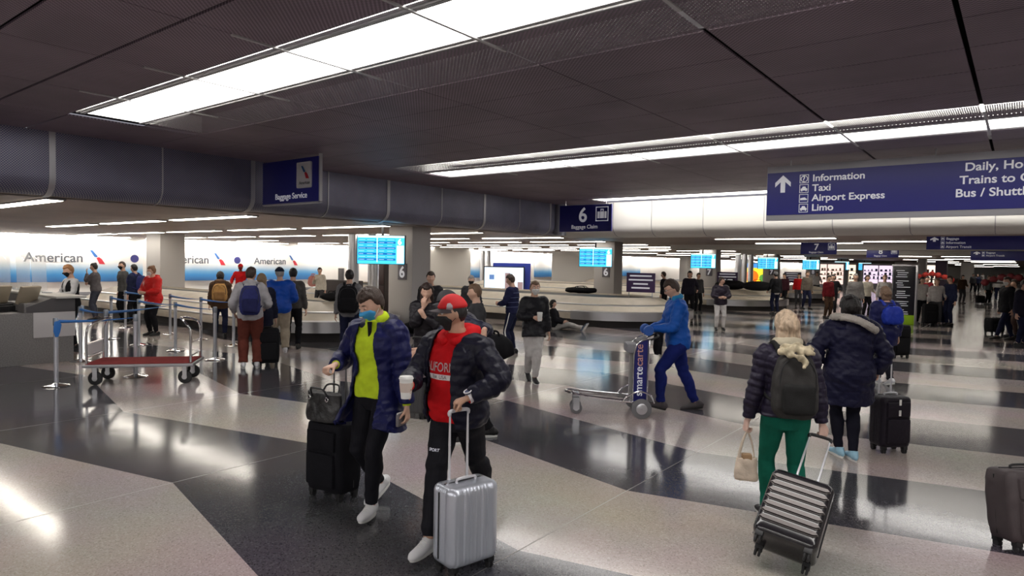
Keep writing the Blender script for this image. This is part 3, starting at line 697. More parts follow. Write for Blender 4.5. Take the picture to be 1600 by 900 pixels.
def ss(x, a, b):
    t = np.clip((x - a) / (b - a), 0, 1); return t * t * (3 - 2 * t)
def head_fn(d):
    """unit directions (n,3), forward +y -> head surface points, metres at k=1"""
    x, y, z = d[:, 0], d[:, 1], d[:, 2]
    px, py, pz = x * .076, y * .097, z * .118
    low = ss(-z, .0, .9)
    px = px * (1 - .30 * low * ss(y, -.6, .4) - .12 * low)
    py = np.where(y < 0, py * (1 - .42 * low), py * (1 - .05 * low))
    px = px * (1 - .06 * ss(z, .3, 1) )
    fr = ss(y, .3, .8)
    py = py - fr * .006 * (1 - np.abs(x))
    g = lambda cx, cz, sx, sz: np.exp(-((np.abs(px) - cx) / sx) ** 2 - ((pz - cz) / sz) ** 2)
    f = ss(y, .1, .5)
    nose = np.exp(-(px / .0125) ** 2) * ss(pz, .028, -.022) * ss(pz, -.044, -.030)
    py = py + f * (nose * .024 + g(.0, .036, .05, .012) * .004 - g(.031, .012, .017, .013) * .010 + g(.045, -.018, .02, .02) * .003 + g(0, -.058, .022, .008) * .006 - g(0, -.046, .02, .004) * .002 + g(0, -.098, .02, .014) * .007)
    px = px + np.sign(px) * f * g(.016, -.033, .006, .007) * .003
    return np.stack([px, py, pz], 1)
def sphere_dirs(nu=56, nv=40):
    bm = newbm(); bmesh.ops.create_uvsphere(bm, u_segments=nu, v_segments=nv, radius=1); return bm
def head_bm(bm, M, k, fn=None, nu=56, nv=40):
    b2 = sphere_dirs(nu, nv); d = np.array([v.co[:] for v in b2.verts]); d /= np.linalg.norm(d, axis=1)[:, None]
    p = (fn or head_fn)(d) * k
    for v, q in zip(b2.verts, p): v.co = M @ Vector(q)
    me = bpy.data.meshes.new('h'); b2.to_mesh(me); b2.free(); bm.from_mesh(me); bpy.data.meshes.remove(me)
def hair_fn(kind, thick, seed=0.0):
    def f(d):
        p = head_fn(d); x, y, z = p[:, 0], p[:, 1], p[:, 2]
        if kind == 'cap': reg = ss(z, .030 , .044)
        elif kind == 'beanie': reg = ss(z + .12 * y, .015, .03)
        elif kind == 'hood': reg = np.maximum(ss(-y, -.035, -.01), ss(z, .06, .075)) * ss(z, -.13, -.1)
        elif kind == 'bald': reg = ss(-y, .02, .05) * ss(z, -.06, -.03) * ss(-z, -.04, .0)
        elif kind == 'mask':
            reg = ss(y, -.0, .02) * ss(-z, -.001 , .012) * ss(z, -.135, -.11)
        else:
            front = .062 - .010 * np.cos(x * 40)
            line = np.where(y > .03, front, np.where(y > -.005, front - (front + .005) * ss(-y, -.03, .005), -.005 - .06 * ss(-y, .01, .05)))
            reg = ss(z - line, -.004, .008)
        t = thick * (1 + (.22 * vnoise(p, 70, seed) + .2 * vnoise(p, 160, seed) if kind in ('short', 'long') else 0))
        if kind == 'short': t = t * (.35 + .65 * ss(z, -.01, .06)) * (1 + .35 * ss(z, .06, .11))
        if kind == 'mask': t = thick + .006 * ss(y, .05, .1)
        r = reg * (t + .004) - .006 * (1 - reg)
        return p + d * r[:, None] * np.array([1, 1, 1])
    return f
def hand(bm, W, dirv, palm, thumb_side, k, curl=(25, 30, 25), spread=6, thumb=(35, 25)):
    """dirv: finger direction, palm: palm normal (fingers curl towards it)"""
    u = Vector(dirv).normalized(); n = Vector(palm); n = (n - u * n.dot(u)).normalized(); s = u.cross(n) * thumb_side
    W = Vector(W)
    tube(bm, cr([W - u * .01, W + u * .03 * k, W + u * .07 * k, W + u * .092 * k], 3), [(.026 * k, .019 * k)] * 3 + [(.034 * k, .017 * k)] * 3 + [(.041 * k, .015 * k)] * 3 + [(.038 * k, .012 * k)], 14, side=s, rnd=True)
    for i, (off, ln) in enumerate(((.030, .072), (.010, .080), (-.010, .075), (-.029, .060))):
        p = W + u * .086 * k + s * off * k
        a = math.radians(0); sp = math.radians(spread * (1.2 - i * .8))
        dv = (u * math.cos(sp) + s * math.sin(sp)).normalized()
        pts = [p - dv * .015 * k, p]; ang = 0
        for j, (fr, cu) in enumerate(zip((.45, .30, .25), curl)):
            ang += math.radians(cu + i * 2)
            p = p + (dv * math.cos(ang) + n * math.sin(ang)) * ln * fr * k; pts.append(p)
        tube(bm, pts, [.0095 * k, .0098 * k, .0088 * k, .0082 * k, .0068 * k], 10, rnd=True)
    b = W + u * .022 * k + s * .026 * k
    d1 = (u * math.cos(math.radians(thumb[0])) + s * math.sin(math.radians(thumb[0])) * .9 + n * .25).normalized()
    p1 = b + d1 * .034 * k; d2 = (d1 + n * math.tan(math.radians(thumb[1]))).normalized(); p2 = p1 + d2 * .03 * k; p3 = p2 + (d2 + u * .3 + n * .2).normalized() * .024 * k
    tube(bm, [b - d1 * .01, b, p1, p2, p3], [.014 * k, .014 * k, .0115 * k, .010 * k, .008 * k], 10, rnd=True)
SKIN = {n: mat('skin_' + n, c, .5, bump=.06, bs=150) for n, c in (('light', (.62, .38, .28)), ('tan', (.48, .28, .19)), ('dark', (.12, .06, .04)), ('pale', (.68, .46, .38)))}
MS = {}
TORSO = [(-.13, .10, .085, 0), (-.08, .150, .105, 0), (-.02, .168, .118, -.005), (.06, .160, .115, 0), (.15, .140, .100, .005), (.22, .142, .102, .008), (.30, .155, .112, .010), (.37, .165, .115, .006), (.43, .165, .100, 0), (.475, .145, .078, -.006), (.505, .10, .06, -.012), (.53, .064, .056, -.012), (.57, .056, .056, -.004)]
class Person:
    def __init__(s, label, px=None, py=None, a=0, Ht=1.72, skin='light', vox=None, loc=None, w=1.0, lean=3, tilt=0, twist=0, hz=.925, hy=0.0,
                 fL=(-.11, 0, 5, 0, 0), fR=(.11, 0, -5, 0, 0), hL=(-.27, .04, .80), hR=(.27, .04, .80), poleL=(-.5, -1, -.3), poleR=(.5, -1, -.3),
                 hyaw=0, hpitch=0, htilt=0, curlL=None, curlR=None, palmL=None, palmR=None, dirL=None, dirR=None, thL=None, thR=None, group=None, belly=0.0, sit=False):
        s.k = k = Ht / 1.75; s.w = w
        p = at(px, py) if px is not None else Vector(loc)
        s.rz = math.radians(37.74 + a)
        s.D = max(1, (RC.transposed() @ (p - Vector((0, 0, HC)))).z * -1)
        s.vox = vox or min(.024, max(.0065, s.D * .0014))
        s.root = thing('person', label, 'person', p, s.rz, group)
        s.M = Matrix.Translation(p) @ Matrix.Rotation(s.rz, 4, 'Z')
        inv = s.M.inverted()
        def cv(h):
            if len(h) == 4 and h[3] > 1.5: v = inv @ atD(h[0], h[1], h[3]); return tuple(v / k)
            return h
        hL = cv(hL); hR = cv(hR)
        def cf(f):
            if f[0] > 5: v = inv @ at(f[0], f[1]) / k; return (v.x, v.y - .0) + tuple(f[2:])
            return f
        fL = cf(fL); fR = cf(fR)
        s.P0 = Vector((0, hy, hz * k)); s.lean = math.radians(lean); s.tilt = math.radians(tilt); s.twist = math.radians(twist)
        s.belly = belly
        s.u = Vector((math.sin(s.tilt), math.sin(s.lean) * math.cos(s.tilt), math.cos(s.lean) * math.cos(s.tilt)))
        Rz = Matrix.Rotation(s.twist, 3, 'Z')
        s.side = Rz @ Vector((1, 0, 0)); s.side = (s.side - s.u * s.side.dot(s.u)).normalized(); s.fwd = s.u.cross(s.side)
        s.fwd = -s.fwd if s.fwd.dot(Rz @ Vector((0, 1, 0))) < 0 else s.fwd
        s.S = {}; s.E = {}; s.Wr = {}; s.K = {}; s.A = {}; s.HJ = {}; s.F = {}
        for q, sg, h, pole, f in (('L', -1, hL, poleL, fL), ('R', 1, hR, poleR, fR)):
            s.S[q] = s.spine(.452) + s.side * sg * .172 * k * w
            s.E[q], s.Wr[q] = ik(s.S[q], Vector(h) * k, .285 * k, .255 * k, Vector(pole))
            s.HJ[q] = s.P0 + Vector((sg * .088 * k, 0, -.02 * k))
            ank = Vector((f[0] * k, f[1] * k, .085 * k + f[3])); s.F[q] = f
            yawv = Vector((-math.sin(math.radians(f[2])), math.cos(math.radians(f[2])), 0))
            s.K[q], s.A[q] = ik(s.HJ[q], ank, .43 * k, .415 * k, yawv + Vector((sg * .05, 0, 0.15)))
        hd = Matrix.Rotation(s.twist + math.radians(hyaw), 3, 'Z') @ Matrix.Rotation(math.radians(htilt), 3, 'Y') @ Matrix.Rotation(-math.radians(hpitch), 3, 'X')
        nb = s.spine(.545)
        s.HR = hd
        s.HC = nb + s.u * .055 * k + (hd @ Vector((0, .022, .075))) * k
        s.HM = Matrix.Translation(s.HC) @ hd.to_4x4()
        s.curl = {'L': curlL or (18, 25, 20), 'R': curlR or (18, 25, 20)}
        s.palm = {'L': palmL or (1, .1, 0), 'R': palmR or (-1, .1, 0)}
        s.hdir = {'L': dirL, 'R': dirR}; s.th = {'L': thL or (35, 25), 'R': thR or (35, 25)}
        s.body(SKIN[skin])
    def spine(s, t):
        k = s.k; t *= k
        if t < .06 * k: return s.P0 + Vector((0, 0, t))
        return s.P0 + Vector((0, 0, .06 * k)) + s.u * (t - .06 * k)
    def rings(s, bm, off, t0=-.13, t1=.57, xs=1.0, fwd=0.0, seg=28):
        k = s.k
        T = np.array(TORSO); ts = np.linspace(t0, t1, max(6, int((t1 - t0) / .035)))
        pts = []; rad = []; 
        for t in ts:
            rx, ry, oy = [np.interp(t, T[:, 0], T[:, i]) for i in (1, 2, 3)]
            o = off(t) if callable(off) else off
            if isinstance(o, tuple): ox, oyy, dy = o
            else: ox = oyy = o; dy = 0
            bl = s.belly * math.exp(-((t - .12) / .16) ** 2)
            tw = s.side if t > .25 else (Vector((1, 0, 0)).lerp(s.side, max(0, t / .25)))
            wf = 1 + (s.w - 1) * min(1, max(0, (.56 - t) / .1))
            pts.append(s.spine(t) + s.fwd * (oy * k + dy + bl * .5)); rad.append(((rx * wf * xs) * k + ox, ry * wf * k + oyy + bl * .5))
        # explicit rings with blended side vectors (superelliptic)
        R = []
        for p, r, t in zip(pts, rad, ts):
            b = min(1, max(0, t / .25)); sd = Vector((1, 0, 0)).lerp(s.side, b).normalized(); fw = (s.u if t > .06 else Vector((0, 0, 1))).cross(sd)
            ring = []
            for j in range(seg):
                an = 2 * math.pi * j / seg; c, sn = math.cos(an), math.sin(an); e = .85
                ring.append(bm.verts.new(p + sd * (r[0] * math.copysign(abs(c) ** e, c)) + fw * (r[1] * math.copysign(abs(sn) ** e, sn))))
            R.append(ring)
        for i in range(len(R) - 1):
            for j in range(seg): bm.faces.new((R[i][j], R[i][(j + 1) % seg], R[i + 1][(j + 1) % seg], R[i + 1][j]))
        bm.faces.new(R[0][::-1]); bm.faces.new(R[-1])
    def arm(s, bm, q, off=0.0, end=1.0, cuff=None, seg=16, start=True):
        k = s.k; sg = -1 if q == 'L' else 1; w = .5 + .5 * s.w
        S, E, W = s.S[q], s.E[q], s.Wr[q]
        f = lambda a, b, t: a.lerp(b, t)
        pts = [s.spine(.43) + s.side * sg * .07 * k, s.spine(.447) + s.side * sg * .13 * k, S, f(S, E, .3), f(S, E, .65), f(S, E, .93), f(E, W, .07), f(E, W, .35), f(E, W, .7), f(E, W, end)]
        rr = [.062, .064, .056, .048, .042, .038, .038, .039, .032, .026]
        rad = [r * k * w + off * (.5 if i < 1 else 1) for i, r in enumerate(rr)]
        if cuff is not None: rad[-1] = cuff; rad[-2] = rad[-2] * .6 + cuff * .4
        n = 4; P = cr([tuple(p) for p in pts], n); Rr = cr([(r,) for r in rad], n)
        tube(bm, P, [float(r[0]) for r in Rr], seg, rnd=False)
    def leg(s, bm, q, off=0.0, end=1.0, hem=None, flare=0.0, seg=18):
        k = s.k; w = .6 + .4 * s.w; A, K, Hj = s.A[q], s.K[q], s.HJ[q]; f = lambda a, b, t: a.lerp(b, t)
        sg = -1 if q == 'L' else 1
        pts = [Hj + Vector((-sg * .012, 0, .07)) * k, Hj + Vector((0, 0, -.03)) * k, f(Hj, K, .3), f(Hj, K, .65), f(Hj, K, .95), f(K, A, .08), f(K, A, .3), f(K, A, .6), f(K, A, .85), f(K, A, end)]
        back = Vector((0, -1, 0))
        pts[6] = pts[6] + back * .012 * k; pts[4] = pts[4] + Vector((0, .006, 0))
        rr = [.085, .092, .082, .068, .056, .054, .058, .046, .037, .036]
        rad = [r * k * w + off * (1 + flare * max(0, i - 4)) for i, r in enumerate(rr)]
        if hem: rad[-1] = hem; rad[-2] = rad[-2] * .5 + hem * .5
        P = cr([tuple(p) for p in pts], 4); Rr = cr([(r,) for r in rad], 4)
        tube(bm, P, [float(r[0]) for r in Rr], seg)
    def body(s, m):
        k = s.k; bm = newbm(); s.rings(bm, 0, -.09)
        for q in 'LR':
            s.arm(bm, q); s.leg(bm, q)
            W, E = s.Wr[q], s.E[q]
            d = Vector(s.hdir[q]) if s.hdir[q] else (W - E)
            s.hd_ = d
            hand(bm, W, d, s.palm[q], 1 if (d.normalized().cross(Vector(s.palm[q]))).dot(Vector((0, 1, .2)) if not s.hdir[q] else s.fwd) > 0 else -1, k, s.curl[q], thumb=s.th[q])
            f = s.F[q]; yv = Matrix.Rotation(math.radians(f[2]), 3, 'Z') @ Vector((0, 1, 0)); A = s.A[q]
            R3 = Matrix.Rotation(math.radians(f[2]), 3, 'Z') @ Matrix.Rotation(-math.radians(f[4]), 3, 'X')
            g = lambda x, y, z: A + R3 @ Vector((x, y, z)) * k
            tube(bm, [g(0, -.03, -.045), g(0, .03, -.045), g(0, .1, -.062), g(0, .155, -.066)], [(.03 * k, .03 * k), (.035 * k, .03 * k), (.036 * k, .018 * k), (.026 * k, .012 * k)], 12, side=R3 @ Vector((1, 0, 0)), rnd=True)
        hb = s.HC + s.HR @ Vector((0, -.022, -.045)) * k
        tube(bm, [s.spine(.49), s.spine(.55), hb], [.06 * k, .054 * k, .056 * k], 18)
        head_bm(bm, s.HM, k)
        for sg in (-1, 1):      # ears
            Me = s.HM @ Matrix.Translation(Vector((sg * .074, -.006, -.002)) * k) @ Matrix.Rotation(sg * .35, 4, 'Z') @ Matrix.Rotation(-.15, 4, 'X')
            ell(bm, (0, 0, 0), (.009 * k, .019 * k, .032 * k), None, 12, 8) if False else None
            b2 = newbm(); bmesh.ops.create_uvsphere(b2, u_segments=14, v_segments=10, radius=1)
            for v in b2.verts: v.co = Me @ Vector((v.co.x * .010 * k, v.co.y * .019 * k, v.co.z * .032 * k))
            me = bpy.data.meshes.new('e'); b2.to_mesh(me); b2.free(); bm.from_mesh(me)
        s.bodyo = obj('body', remesh(bm, min(s.vox, .011), 1, .35), m, s.root)
    # --- face parts
    def face(s, brow=(.06, .035, .02), closed=False):
        k = s.k
        bm = newbm()
        for sg in (-1, 1):
            pts = [s.HM @ (Vector((sg * (.016 + .011 * i), .0885 - .0016 * i * i, .032 + .003 * math.sin(i * 1.1))) * k) for i in range(4)]
            tube(bm, pts, [.0022, .0036, .0032, .0012], 8)
        obj('eyebrows', bm, mat('brow_%d' % int(brow[0] * 1000), brow, .8), s.root)
        for sg in (-1, 1):
            bm = newbm()
            c = s.HM @ (Vector((sg * .031, .0765, .010)) * k)
            ell(bm, c, (.0118 * k,) * 3, None, 14, 10)
            o = obj('eye', bm, mat('eye_white', (.7, .68, .66), .25) if not closed else s.bodyo.data.materials[0], s.root)
            if not closed:
                bm = newbm(); ell(bm, s.HM @ (Vector((sg * .031, .0815, .009)) * k), (.0075 * k,) * 3, None, 12, 8); obj('iris', bm, mat('iris', (.03, .02, .012), .2), o)
            else:
                bm = newbm(); tube(bm, [s.HM @ (Vector((sg * (.031 + .011 * i), .0885 - .0022 * i * i, .0035 + .0015 * i * i)) * k) for i in (-1, -.5, 0, .5, 1)], .0014, 6); obj('eyelashes', bm, mat('lash', (.02, .015, .012), .7), o)
    def hair(s, m, kind='short', thick=.014, long=0.0, bun=False, pony=False, seed=1.0, part='hair', wid=1.0):
        k = s.k; bm = newbm(); head_bm(bm, s.HM, k, hair_fn(kind, thick, seed), 72, 52)
        if long:
            up = Vector((0, 0, 1)); pts = []; rad = []
            back = s.HR @ Vector((0, -1, 0))
            for t, o, rx, ry in ((0, .020, .074, .070), (.06, .035, .084, .062), (.12, .05, .088, .05), (.2, .066, .090, .042), (.28, .074, .086, .036), (.34, .078, .07, .028), (.40, .080, .045, .018)):
                if t > long + .06: break
                pts.append(s.HC + Vector((0, 0, .035 - t)) * k + back * o * k); rad.append((rx * k * wid, ry * k))
            tube(bm, pts, rad, 20, side=s.HR @ Vector((1, 0, 0)), rnd=True)
        if bun: ell(bm, s.HM @ (Vector((0, -.045, .118)) * k), (.038 * k, .038 * k, .034 * k))
        if pony:
            tube(bm, cr([tuple(s.HM @ (Vector(v) * k)) for v in ((0, -.085, .05), (0, -.13, .03), (0, -.135, -.06), (0, -.125, -.15))], 4), [.018, .024, .028, .030, .031, .03, .028, .026, .024, .02, .016, .012, .008], 12)
        me = remesh(bm, min(s.vox, .009), 1, .3)
        q_ = 1.0 if long else .45
        displace(me, lambda p: q_ * (.0035 * vnoise(p * np.array([1, 1, .25]), 130, seed) + .002 * vnoise(p, 60, seed)))
        return obj(part, me, m, s.root)
    def cap(s, m, brim_m=None, back=False, kind='cap', part='cap', thick=.021):
        k = s.k; bm = newbm(); head_bm(bm, s.HM, k, hair_fn(kind, thick), 60, 44)
        o = obj(part, remesh(bm, .006, 2), m, s.root)
        if kind == 'cap':
            bm = newbm(); n = 14; sg = -1 if back else 1
            for lay, dz in (('t', .0), ('b', -.005)): pass
            top = []; bot = []
            for i in range(n + 1):
                a = math.pi * i / n; r = []
                for j, q in enumerate((0, .5, 1)):
                    x = math.cos(a) * (.070 + .004 * q); y = .084 * math.sin(a) + q * .066 * math.sin(a) ** .7 + .014
                    z = .040 - .010 * q - .016 * abs(math.cos(a)) ** 2 * q
                    r.append((x, y * sg, z))
                top.append([bm.verts.new(s.HM @ (Vector(v) * k)) for v in r]); bot.append([bm.verts.new(s.HM @ ((Vector(v) - Vector((0, 0, .005))) * k)) for v in r])
            for i in range(n):
                for j in range(2):
                    bm.faces.new((top[i][j], top[i + 1][j], top[i + 1][j + 1], top[i][j + 1])); bm.faces.new((bot[i][j + 1], bot[i + 1][j + 1], bot[i + 1][j], bot[i][j]))
                bm.faces.new((top[i][2], top[i + 1][2], bot[i + 1][2], bot[i][2])); bm.faces.new((top[i][0], bot[i][0], bot[i + 1][0], top[i + 1][0]))
            obj('brim', bm, brim_m or m, o)
            bm = newbm(); ell(bm, s.HM @ (Vector((0, 0, .129)) * k), (.007, .007, .004), None, 10, 6); obj('button', bm, m, o)
        return o
    def mask(s, m, strap=None, thick=.006):
        k = s.k
        def fn(d):
            p = head_fn(d); x, y, z = p[:, 0], p[:, 1], p[:, 2]
            reg = ss(y, .012, .03) * ss(-z, .006, .016) * ss(z, -.118, -.104) * ss(-np.abs(x), -.066, -.058)
            r = reg * (thick + .004 + .010 * ss(y, .06, .1) * ss(-np.abs(z + .05), -.045, 0)) - .008 * (1 - reg)
            q = p + d * r[:, None]
            q[:, 2] += reg * .0012 * np.sin(z * 520); return q
        bm = newbm(); head_bm(bm, s.HM, k, fn, 72, 60)
        me = bpy.data.meshes.new('m'); bm.to_mesh(me); bm.free(); me.shade_smooth(); o = obj('face_mask', me, m, s.root)
        bm = newbm()
        for sg in (-1, 1):
            for z0, z1 in ((-.016, .006), (-.075, -.022)):
                tube(bm, cr([tuple(s.HM @ (Vector(v) * k)) for v in ((sg * .056, .046, z0), (sg * .071, .02, (z0 + z1) / 2), (sg * .079, -.006, z1))], 4), .0018, 6)
        obj('ear_loops', bm, strap or m, o)
        return o
    def glasses(s, m):
        k = s.k; bm = newbm()
        for sg in (-1, 1):
            tube(bm, [s.HM @ (Vector((sg * .031 + .019 * math.cos(a), .098, .010 + .014 * math.sin(a))) * k) for a in np.linspace(0, 2 * math.pi, 13)], .0018, 6)
            tube(bm, [s.HM @ (Vector(v) * k) for v in ((sg * .05, .096, .014), (sg * .074, .05, .014), (sg * .08, -.005, .012))], .0018, 6)
        tube(bm, [s.HM @ (Vector(v) * k) for v in ((-.012, .1, .012), (.012, .1, .012))], .0018, 6)
        obj('glasses', bm, m, s.root)
    # --- clothing
    def trousers(s, m, off=.012, hem=None, flare=0.0, end=.97, top=.10, wr=.006, part='trousers', seed=0.0):
        bm = newbm(); s.rings(bm, off * .8 + .003, -.13, top)
        for q in 'LR': s.leg(bm, q, off, end, hem, flare)
        me = remesh(bm, s.vox, 2)
        kz = s.K['L'].z
        if wr: displace(me, lambda p: wr * vnoise(p * np.array([.8, .8, 2.0]), 16, seed) * (.5 + np.exp(-((p[:, 2] - kz) / .1) ** 2) + 1.2 * np.exp(-((p[:, 2] - .16) / .09) ** 2)) * .7)
        return obj(part, me, m, s.root)
    def top(s, m, off=.018, hem=-.02, sleeve=.97, cuff=None, skirt=None, open_=None, quilt=0.0, qs=60, wr=.008, part='jacket', thick=.014, collar=None, neck=.53, seed=0.0, fill=None, arms='LR', aoff=None):
        """hem: below pelvis centre (negative = lower), skirt: extra width at hem; open_: (half width top, half width bottom, xshift)"""
        k = s.k; bm = newbm()
        def o(t):
            e = off
            if skirt and t < .05: e = off + skirt * min(1, (.05 - t) / max(.05, (.05 - hem)))
            if t > .47: e = off * .7 + .004
            return e
        s.rings(bm, o, max(hem, -.13), neck)
        if hem < -.12:       # long coat skirt
            av = (s.K['L'] + s.K['R']) / 2; n = 8; pts = []; rad = []
            for i in range(n + 1):
                t = -.02 + (hem + .02) * i / n
                c = s.P0 + Vector((0, 0, t * k)); d = (av - s.P0); c += Vector((d.x, d.y, 0)) * min(1, max(0, -t / .42))
                sx = abs(s.K['L'].x - s.K['R'].x) * .5 * min(1, -t / .42) + .15 * k if t < 0 else .16 * k
                sy = abs(s.K['L'].y - s.K['R'].y) * .4 * min(1, max(0, -t / .42)) + .115 * k
                pts.append(c); rad.append((max(.165 * k * s.w, sx) + o(t), sy + o(t)))
            tube(bm, pts, rad, 28, side=(1, 0, 0))
        for q in arms: s.arm(bm, q, aoff if aoff is not None else off, sleeve, cuff)
        me = remesh(bm, s.vox, 2)
        P = np_verts(me)
        if quilt or wr:
            def seg_t(p, a, b):
                a = np.array(a); b = np.array(b); ab = b - a; t = np.clip(((p - a) @ ab) / (ab @ ab), 0, 1); return np.linalg.norm(p - (a + t[:, None] * ab), axis=1), t
            def disp(p):
                coord = np.array(p[:, 2]); best = np.full(len(p), .15 * k)
                acc = 0
                for q in arms:
                    for (a, b, base) in ((s.S[q], s.E[q], 0), (s.E[q], s.Wr[q], (s.S[q] - s.E[q]).length)):
                        d, t = seg_t(p, a, b); L = (Vector(b) - Vector(a)).length
                        mk = (d < .075 * k + off) & (np.linalg.norm(p - np.array(s.S[q]), axis=1) > .07) & (d < best)
                        coord = np.where(mk, base + t * L, coord); best = np.where(mk, d, best)
                r = 0
                if quilt: r = quilt * (np.abs(np.sin(coord * qs)) ** .7 - .7) + quilt * .6 * vnoise(p, 30, seed)
                if wr:
                    r = r + wr * (.6 * vnoise(p * np.array([1, 1, 1.6]), 14, seed) + .5 * vnoise(p * np.array([1, 1, 1.4]), 30, seed + 3))
                    for q in arms:
                        d = np.linalg.norm(p - np.array(s.E[q]), axis=1); r = r + wr * .8 * np.exp(-(d / .09) ** 2) * np.sin(coord * 110 + 2 * vnoise(p, 12, seed))
                return r
            displace(me, disp)
        if open_ is not None:
            me = s.cut_open(me, open_, hem, thick)
        o_ = obj(part, me, m, s.root)
        return o_
    def loc(s, M):      # chest frame
        pass
    def cut_open(s, me, open_, hem, thick):
        k = s.k; bm = newbm(); bm.from_mesh(me)
        wt, wb, xs = open_; top = s.spine(.56); bot = s.P0 + Vector((0, 0, hem * k))
        av = (s.K['L'] + s.K['R']) / 2; bot = bot + Vector((av.x, av.y, 0)) * min(1, max(0, -hem / .5)) * .6
        up = (top - bot).normalized()
        for sg in (-1, 1):
            a = bot + s.side * (xs + sg * wb); b = top + s.side * (xs + sg * wt)
            v = (b - a).normalized(); n = v.cross(s.fwd).normalized()
            bmesh.ops.bisect_plane(bm, geom=bm.verts[:] + bm.edges[:] + bm.faces[:], plane_co=a, plane_no=n, dist=1e-5)
        bmesh.ops.bisect_plane(bm, geom=bm.verts[:] + bm.edges[:] + bm.faces[:], plane_co=bot + up * .015, plane_no=up, dist=1e-5)
        kill = []
        L = (top - bot).length
        for f in bm.faces:
            c = f.calc_center_median(); t = (c - bot).dot(up) / L; ax = bot + up * (t * L)
            x = (c - ax).dot(s.side) - xs; y = (c - ax).dot(s.fwd); hw = wb + (wt - wb) * t
            armz = any((c - s.E[q]).length < .13 or (c - s.Wr[q]).length < .16 or ((c - s.E[q]).length + (c - s.Wr[q]).length < .265 * k + .05) for q in 'LR') or any((c - s.E[q]).length + (c - s.S[q]).length < .285 * k + .045 for q in 'LR')
            if abs(x) < hw and y > .0 and not armz: kill.append(f)
            elif (c - bot).dot(up) < .015 and not armz and (c - bot).length < .6: kill.append(f)
        bmesh.ops.delete(bm, geom=kill, context='FACES')
        m2 = bpy.data.meshes.new('j'); bm.to_mesh(m2); bm.free()
        o = bpy.data.objects.new('j', m2); C.objects.link(o); md = o.modifiers.new('s', 'SOLIDIFY'); md.thickness = thick; md.offset = -1
        dg = bpy.context.evaluated_depsgraph_get(); out = bpy.data.meshes.new_from_object(o.evaluated_get(dg)); bpy.data.objects.remove(o); out.shade_smooth(); return out
    def collar(s, m, r=.03, open_=40, z=.535, part='collar', lift=.03, rad=.082, fwd=.0, parent=None):
        k = s.k; bm = newbm(); pts = []; rr = []
        for a in np.linspace(-180 + open_, 180 - open_, 22):
            an = math.radians(a - 90); c = s.spine(z)
            pts.append(c + s.side * math.cos(an) * rad * k + s.fwd * (math.sin(an) * (rad - .008) * k + fwd) + s.u * (lift * (.5 - .5 * math.sin(an)) * k))
            e = min(1, (180 - open_ - abs(a)) / 25 + .45); rr.append((r * .55 * e, r * e))
        tube(bm, pts, rr, 12, side=s.fwd, rnd=True)
        me = remesh(bm, max(.006, s.vox * .8), 1); displace(me, lambda p: .003 * vnoise(p, 40)); return obj(part, me, m, parent or s.root)
    def hood(s, m, part='hood', r=.05, open_=50, drop=.0, parent=None, fur=0.0, front=True):
        k = s.k; bm = newbm()
        pts = []; rr = []
        for a in np.linspace(-180 + open_, 180 - open_, 24):
            an = math.radians(a - 90); c = s.spine(.52)
            b = (.5 - .5 * math.sin(an))
            pts.append(c + s.side * math.cos(an) * .105 * k + s.fwd * (math.sin(an) * (.10 if math.sin(an) > 0 else .125) * k) + s.u * ((.03 * b - .03 * (1 - b)) * k))
            rr.append((r * (.55 + .55 * b), r * (.45 + .35 * b)))
        tube(bm, pts, rr, 12, side=(s.side), rnd=True)
        ell(bm, s.spine(.455) - s.fwd * .135 * k, (.11 * k, .05 * k, .10 * k))
        me = remesh(bm, max(.007, s.vox * .9), 2)
        displace(me, lambda p: .006 * vnoise(p, 28) + fur * vnoise(p, 150))
        return obj(part, me, m, parent or s.root)
    def shoes(s, m, sole_m=None, ln=.285, part='shoe', boot=0.0, size=1.0):
        k = s.k
        for q in 'LR':
            f = s.F[q]; A = s.A[q]
            R3 = Matrix.Rotation(math.radians(f[2]), 3, 'Z') @ Matrix.Rotation(-math.radians(f[4]), 3, 'X')
            g = lambda x, y, z: A + R3 @ Vector((x, y, z)) * k * size
            bm = newbm(); sd = R3 @ Vector((1, 0, 0))
            pr = [(-.088, .022, .030, -.040), (-.07, .032, .045, -.032), (-.03, .037, .052, -.026), (.02, .039, .050, -.029), (.07, .042, .038, -.042), (.12, .044, .030, -.050), (.165, .040, .025, -.054), (.192, .026, .018, -.060)]
            P = cr([tuple(g(0, y, z)) for y, a, b, z in pr], 3); R_ = cr([(a * k * size, b * k * size) for y, a, b, z in pr], 3)
            tube(bm, P, [tuple(r) for r in R_], 20, side=sd, rnd=True)
            tube(bm, [g(0, -.028, -.03), g(0, -.022, .02 + boot), ], [.044 * k, .042 * k], 16)
            me = remesh(bm, .006 if s.D < 8 else .009, 2)
            b3 = newbm(); b3.from_mesh(me)
            pc = g(0, 0, -.068)
            r = bmesh.ops.bisect_plane(b3, geom=b3.verts[:] + b3.edges[:] + b3.faces[:], plane_co=pc, plane_no=R3 @ Vector((0, 0, 1)), clear_inner=True)
            me2 = bpy.data.meshes.new('shoe'); b3.to_mesh(me2); b3.free(); me2.shade_smooth()
            o = obj(part, me2, m, s.root)
            bm = newbm(); n = 28; rows = []
            for z, e in ((-.086, .96), (-.083, 1.0), (-.068, 1.02), (-.058, .99)):
                row = []
                for j in range(n):
                    an = 2 * math.pi * j / n; y = math.cos(an); x = math.sin(an)
                    wd = .040 + .007 * y - .004 * (1 - abs(y)); row.append(bm.verts.new(g(x * wd * e, .052 + y * .146 * e, z)))
                rows.append(row)
            for i in range(3):
                for j in range(n): bm.faces.new((rows[i][j], rows[i][(j + 1) % n], rows[i + 1][(j + 1) % n], rows[i + 1][j]))
